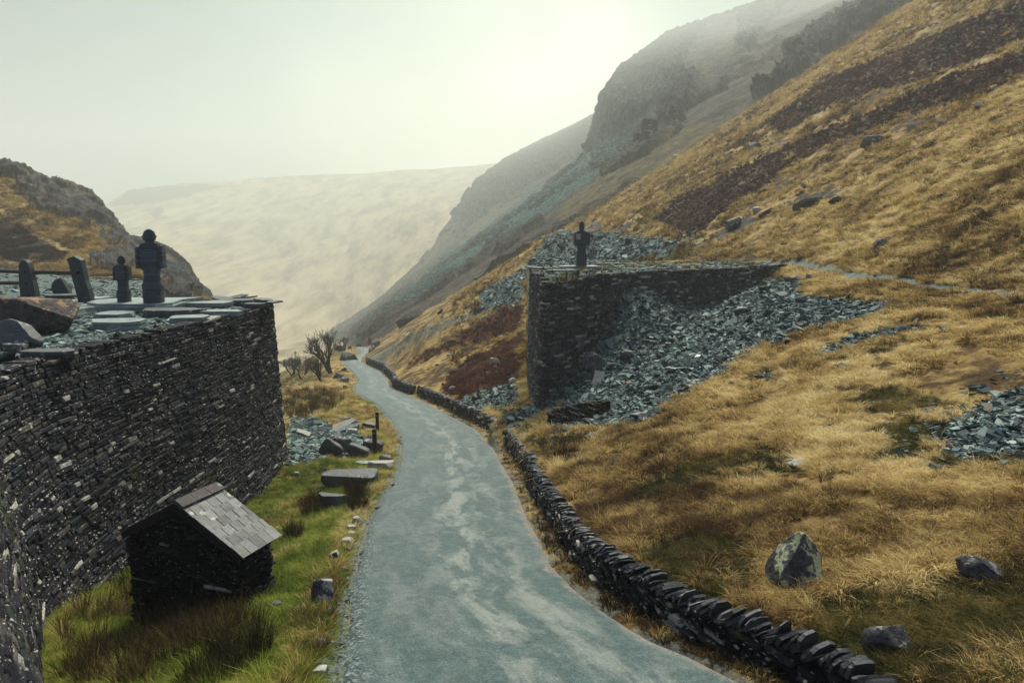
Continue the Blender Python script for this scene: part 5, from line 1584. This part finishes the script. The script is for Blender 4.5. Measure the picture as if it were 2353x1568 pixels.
def rush_keep(x, y, z, r):
    X, Y = proj(x, y, z)
    a = inpoly(X, Y, [(130, 1580), (140, 1440), (290, 1330), (420, 1400), (600, 1440), (640, 1500), (560, 1600)]) & (r.random(len(x)) < .30) & (nzl(x, y, .8, 3) > -.1)
    b = inpoly(X, Y, [(655, 960), (655, 900), (740, 895), (790, 915), (760, 945), (700, 962)])
    c_ = inpoly(X, Y, [(690, 1160), (735, 1150), (735, 1180), (700, 1190)]) | inpoly(X, Y, [(800, 1130), (840, 1120), (840, 1175), (805, 1180)]) | inpoly(X, Y, [(650, 1225), (690, 1220), (690, 1240), (650, 1240)])
    d_ = inpoly(X, Y, [(1240, 1020), (1330, 1010), (1340, 1060), (1260, 1070)]) & (r.random(len(x)) < .5)
    return (a | b | c_ | d_) & (np.maximum(G('p', x, y), G('q', x, y)) > .2)


cover('rushes', 22000, 60, 1400, 7, 70, rusht, rush_keep, lambda x, y, r, n: np.clip(.62 + .008 * y, .5, 1.2) * r.uniform(.6, 1.25, n), 924, tilt=.08, sl=False)
cover('field_rushes', 5000, 1180, 2520, 8, 70, rusht,
      lambda x, y, z, r: clear(x, y) & (G('q', x, y) > 1.2) & (G('ins', x, y) < .5) & (nzl(x, y, .30, 11) > .26) & (r.random(len(x)) < .55), lambda x, y, r, n: np.clip(.36 + .006 * y, .4, .8) * r.uniform(.5, 1.2, n), 990, tilt=.2)
# slate waste
cover('slate_tip', 130000, 1050, 2560, 9, 130, plates,
      lambda x, y, z, r: (G('sc', x, y) > .5) & (G('q', x, y) > 1),
      lambda x, y, r, n: np.clip(.08 + .0030 * y, .1, .4) * r.lognormal(0, .55, n), 927, tilt=.32, zscale=(.6, 1.3), lift=.05)
def fringe(x, y):
    m = np.zeros(len(x))
    for dx, dy in ((.9, 0), (-.9, 0), (0, 1.2), (0, -1.2), (1.8, .5), (-1.8, -.5)): m = m + (G('sc', x + dx, np.maximum(y + dy, 3)) > .5)
    return m


cover('slate_scatter', 60000, 1050, 2560, 9, 110, plates,
      lambda x, y, z, r: (G('sc', x, y) < .5) & (G('q', x, y) > 1) & (r.random(len(x)) < fringe(x, y) * .09),
      lambda x, y, r, n: np.clip(.08 + .0028 * y, .1, .35) * r.lognormal(0, .5, n), 960, tilt=.3, lift=.08)
cover('slate_rubble', 5000, 640, 900, 26, 50, plates,
      lambda x, y, z, r: (G('sc', x, y) > .5) & (G('p', x, y) > 1),
      lambda x, y, r, n: .22 * r.lognormal(0, .5, n), 930, tilt=.3, lift=.03)
cover('slate_chips', 14000, -200, 700, 12, 46, plates,
      lambda x, y, z, r: G('lins', x, y) > .5,
      lambda x, y, r, n: .13 * r.lognormal(0, .5, n), 933, tilt=.18, lift=.015)
cover('slate_chips', 5000, 1180, 1900, 36, 62, plates,
      lambda x, y, z, r: (G('ins', x, y) > .5) & (G('gv', x, y) > .3),
      lambda x, y, r, n: .20 * r.lognormal(0, .5, n), 936, tilt=.12, lift=.015)
cover('road_grit', 9000, 560, 1010, 5.5, 60, plates,
      lambda x, y, z, r: (G('p', x, y) > -.30) & (G('p', x, y) < .35) & (r.random(len(x)) < .8),
      lambda x, y, r, n: .045 * r.lognormal(0, .5, n) * np.clip(.7 + y * .02, .7, 1.5), 939, tilt=.3, lift=.03)
cover('field_stones', 2600, 900, 2560, 10, 150, plates,
      lambda x, y, z, r: (G('q', x, y) > 1) & (G('sc', x, y) < .5) & (nzl(x, y, .12, 2) > .15) & (y > 24),
      lambda x, y, r, n: np.clip(.08 + .004 * y, .1, .6) * r.lognormal(0, .45, n), 942, tilt=.3, lift=.06)


def hill_cover():
    me = bpy.data.objects['crag_hill'].data; n = len(me.vertices)
    v = np.empty(n * 3, np.float32); me.vertices.foreach_get('co', v); v = v.reshape(-1, 3)
    a = np.empty(n * 4, np.float32); me.color_attributes['mask'].data.foreach_get('color', a); a = a.reshape(-1, 4)
    b = np.empty(n * 4, np.float32); me.color_attributes['maskb'].data.foreach_get('color', b); b = b.reshape(-1, 4)
    rg = np.random.default_rng(77)
    for nm, keep, pr, num, sz in (('hill_grass', (a[:, 0] < .5) & (b[:, 1] < .5), htufts, 9000, 1.1), ('heather_scrub', a[:, 0] > .5, heatht, 7000, .9)):
        idx = np.nonzero(keep & (fbm(v[:, 0] / 3, v[:, 1] / 3, v[:, 2] / 3, 3) > -.12) & (v[:, 1] > 98))[0]
        idx = rg.choice(idx, min(num, len(idx)), replace=False); k = len(idx)
        s_ = sz * rg.uniform(.5, 1.3, k)
        scatter(nm, v[idx], np.stack([rg.normal(-.2, .2, k), rg.normal(.25, .2, k), rg.uniform(-3, 3, k)], -1), np.stack([s_, s_, s_], -1), pr, 970)


hill_cover()
# ------------------------------------------------------------------ air, sky, light, camera
def haze_box():
    x0, x1, y0, y1, z0, z1 = -2300, 2300, -60, 2900, -480, 400
    v = [(x, y, z) for z in (z0, z1) for y in (y0, y1) for x in (x0, x1)]
    f = [(0,2,3,1), (4,5,7,6), (0,1,5,4), (1,3,7,5), (3,2,6,7), (2,0,4,6)]
    m = bpy.data.materials.new('mist'); m.use_nodes = True
    t = m.node_tree; t.nodes.clear()
    o = t.nodes.new('ShaderNodeOutputMaterial'); p = t.nodes.new('ShaderNodeVolumePrincipled')
    p.inputs['Color'].default_value = (.92, .965, .90, 1)
    p.inputs['Density'].default_value = HAZE
    p.inputs['Anisotropy'].default_value = .38
    t.links.new(p.outputs[0], o.inputs['Volume'])
    ob = mesh_obj('haze', v, f, m)
    tag(ob, kind='stuff')


HAZE = .00068
haze_box()

SUN_EL, SUN_AZ = math.radians(54), math.radians(8)      # azimuth measured from straight ahead towards the right
w = bpy.data.worlds.new('World'); SC.world = w; w.use_nodes = True
t = w.node_tree; t.nodes.clear()
out = t.nodes.new('ShaderNodeOutputWorld')
sky = t.nodes.new('ShaderNodeTexSky'); sky.sky_type = 'NISHITA'; sky.sun_disc = False
sky.sun_elevation = SUN_EL; sky.sun_rotation = SUN_AZ
sky.air_density = 1.5; sky.dust_density = 1.0
b1 = t.nodes.new('ShaderNodeBackground'); b1.inputs[1].default_value = .05
t.links.new(sky.outputs[0], b1.inputs[0])
# overcast: bright cloud low in front of the sun, darker blue-green cloud to the left and overhead
tc = t.nodes.new('ShaderNodeTexCoord')
def vdot(vec):
    n = t.nodes.new('ShaderNodeVectorMath'); n.operation = 'DOT_PRODUCT'
    t.links.new(tc.outputs['Generated'], n.inputs[0])
    v = Vector(vec).normalized(); n.inputs[1].default_value = v
    return n.outputs['Value']
def mth(op, a, b=0.0):
    n = t.nodes.new('ShaderNodeMath'); n.operation = op
    for i, q in enumerate((a, b)):
        if isinstance(q, float): n.inputs[i].default_value = q
        else: t.links.new(q, n.inputs[i])
    return n.outputs[0]
cn = t.nodes.new('ShaderNodeTexNoise'); cn.inputs['Scale'].default_value = 1.6; cn.inputs['Detail'].default_value = 4
t.links.new(tc.outputs['Generated'], cn.inputs['Vector'])
g = mth('ADD', vdot((.03, 1, .0)), mth('MULTIPLY', mth('ADD', cn.outputs[0], -.5), .16))
rp = t.nodes.new('ShaderNodeValToRGB'); t.links.new(g, rp.inputs[0])
SKY = [(.0, (.10, .14, .24)), (.60, (.10, .15, .22)), (.80, (.04, .10, .125)), (.88, (.08, .17, .175)), (.935, (.24, .34, .30)), (.97, (.55, .62, .50)), (.99, (.92, .92, .74)), (1.0, (1.02, 1.0, .80))]
e = rp.color_ramp.elements
while len(e) < len(SKY): e.new(.5)
for i, (p_, c_) in enumerate(SKY): e[i].position = p_; e[i].color = (*c_, 1)
b2 = t.nodes.new('ShaderNodeBackground'); b2.inputs[1].default_value = .9
t.links.new(rp.outputs[0], b2.inputs[0])
ad = t.nodes.new('ShaderNodeMixShader'); ad.inputs[0].default_value = .95      # share of the sky covered by cloud
t.links.new(b1.outputs[0], ad.inputs[1]); t.links.new(b2.outputs[0], ad.inputs[2]); t.links.new(ad.outputs[0], out.inputs[0])

sl = bpy.data.lights.new('sun', 'SUN'); sl.energy = 4.2; sl.angle = math.radians(22); sl.color = (1.0, .965, .85)
so = bpy.data.objects.new('sun', sl); COL.objects.link(so)
sd = Vector((math.sin(SUN_AZ) * math.cos(SUN_EL), math.cos(SUN_AZ) * math.cos(SUN_EL), math.sin(SUN_EL)))
so.rotation_euler = sd.to_track_quat('Z', 'Y').to_euler()

cam = bpy.data.cameras.new('camera'); co = bpy.data.objects.new('camera', cam); COL.objects.link(co)
cam.sensor_width = 36; cam.lens = 36 * F / 2352; cam.clip_start = .1; cam.clip_end = 8000
co.location = (0, 0, 0); co.rotation_euler = (math.pi / 2 - PITCH, 0, 0)
SC.camera = co
SC.view_settings.view_transform = 'Standard'; SC.view_settings.look = 'None'
SC.view_settings.exposure = .6; SC.view_settings.gamma = 1
cy = SC.cycles
cy.use_denoising = True
try: cy.denoiser = 'OPENIMAGEDENOISE'
except Exception: pass
cy.max_bounces = 5; cy.diffuse_bounces = 3; cy.glossy_bounces = 2; cy.transmission_bounces = 2; cy.volume_bounces = 1
cy.transparent_max_bounces = 4; cy.caustics_reflective = False; cy.caustics_refractive = False
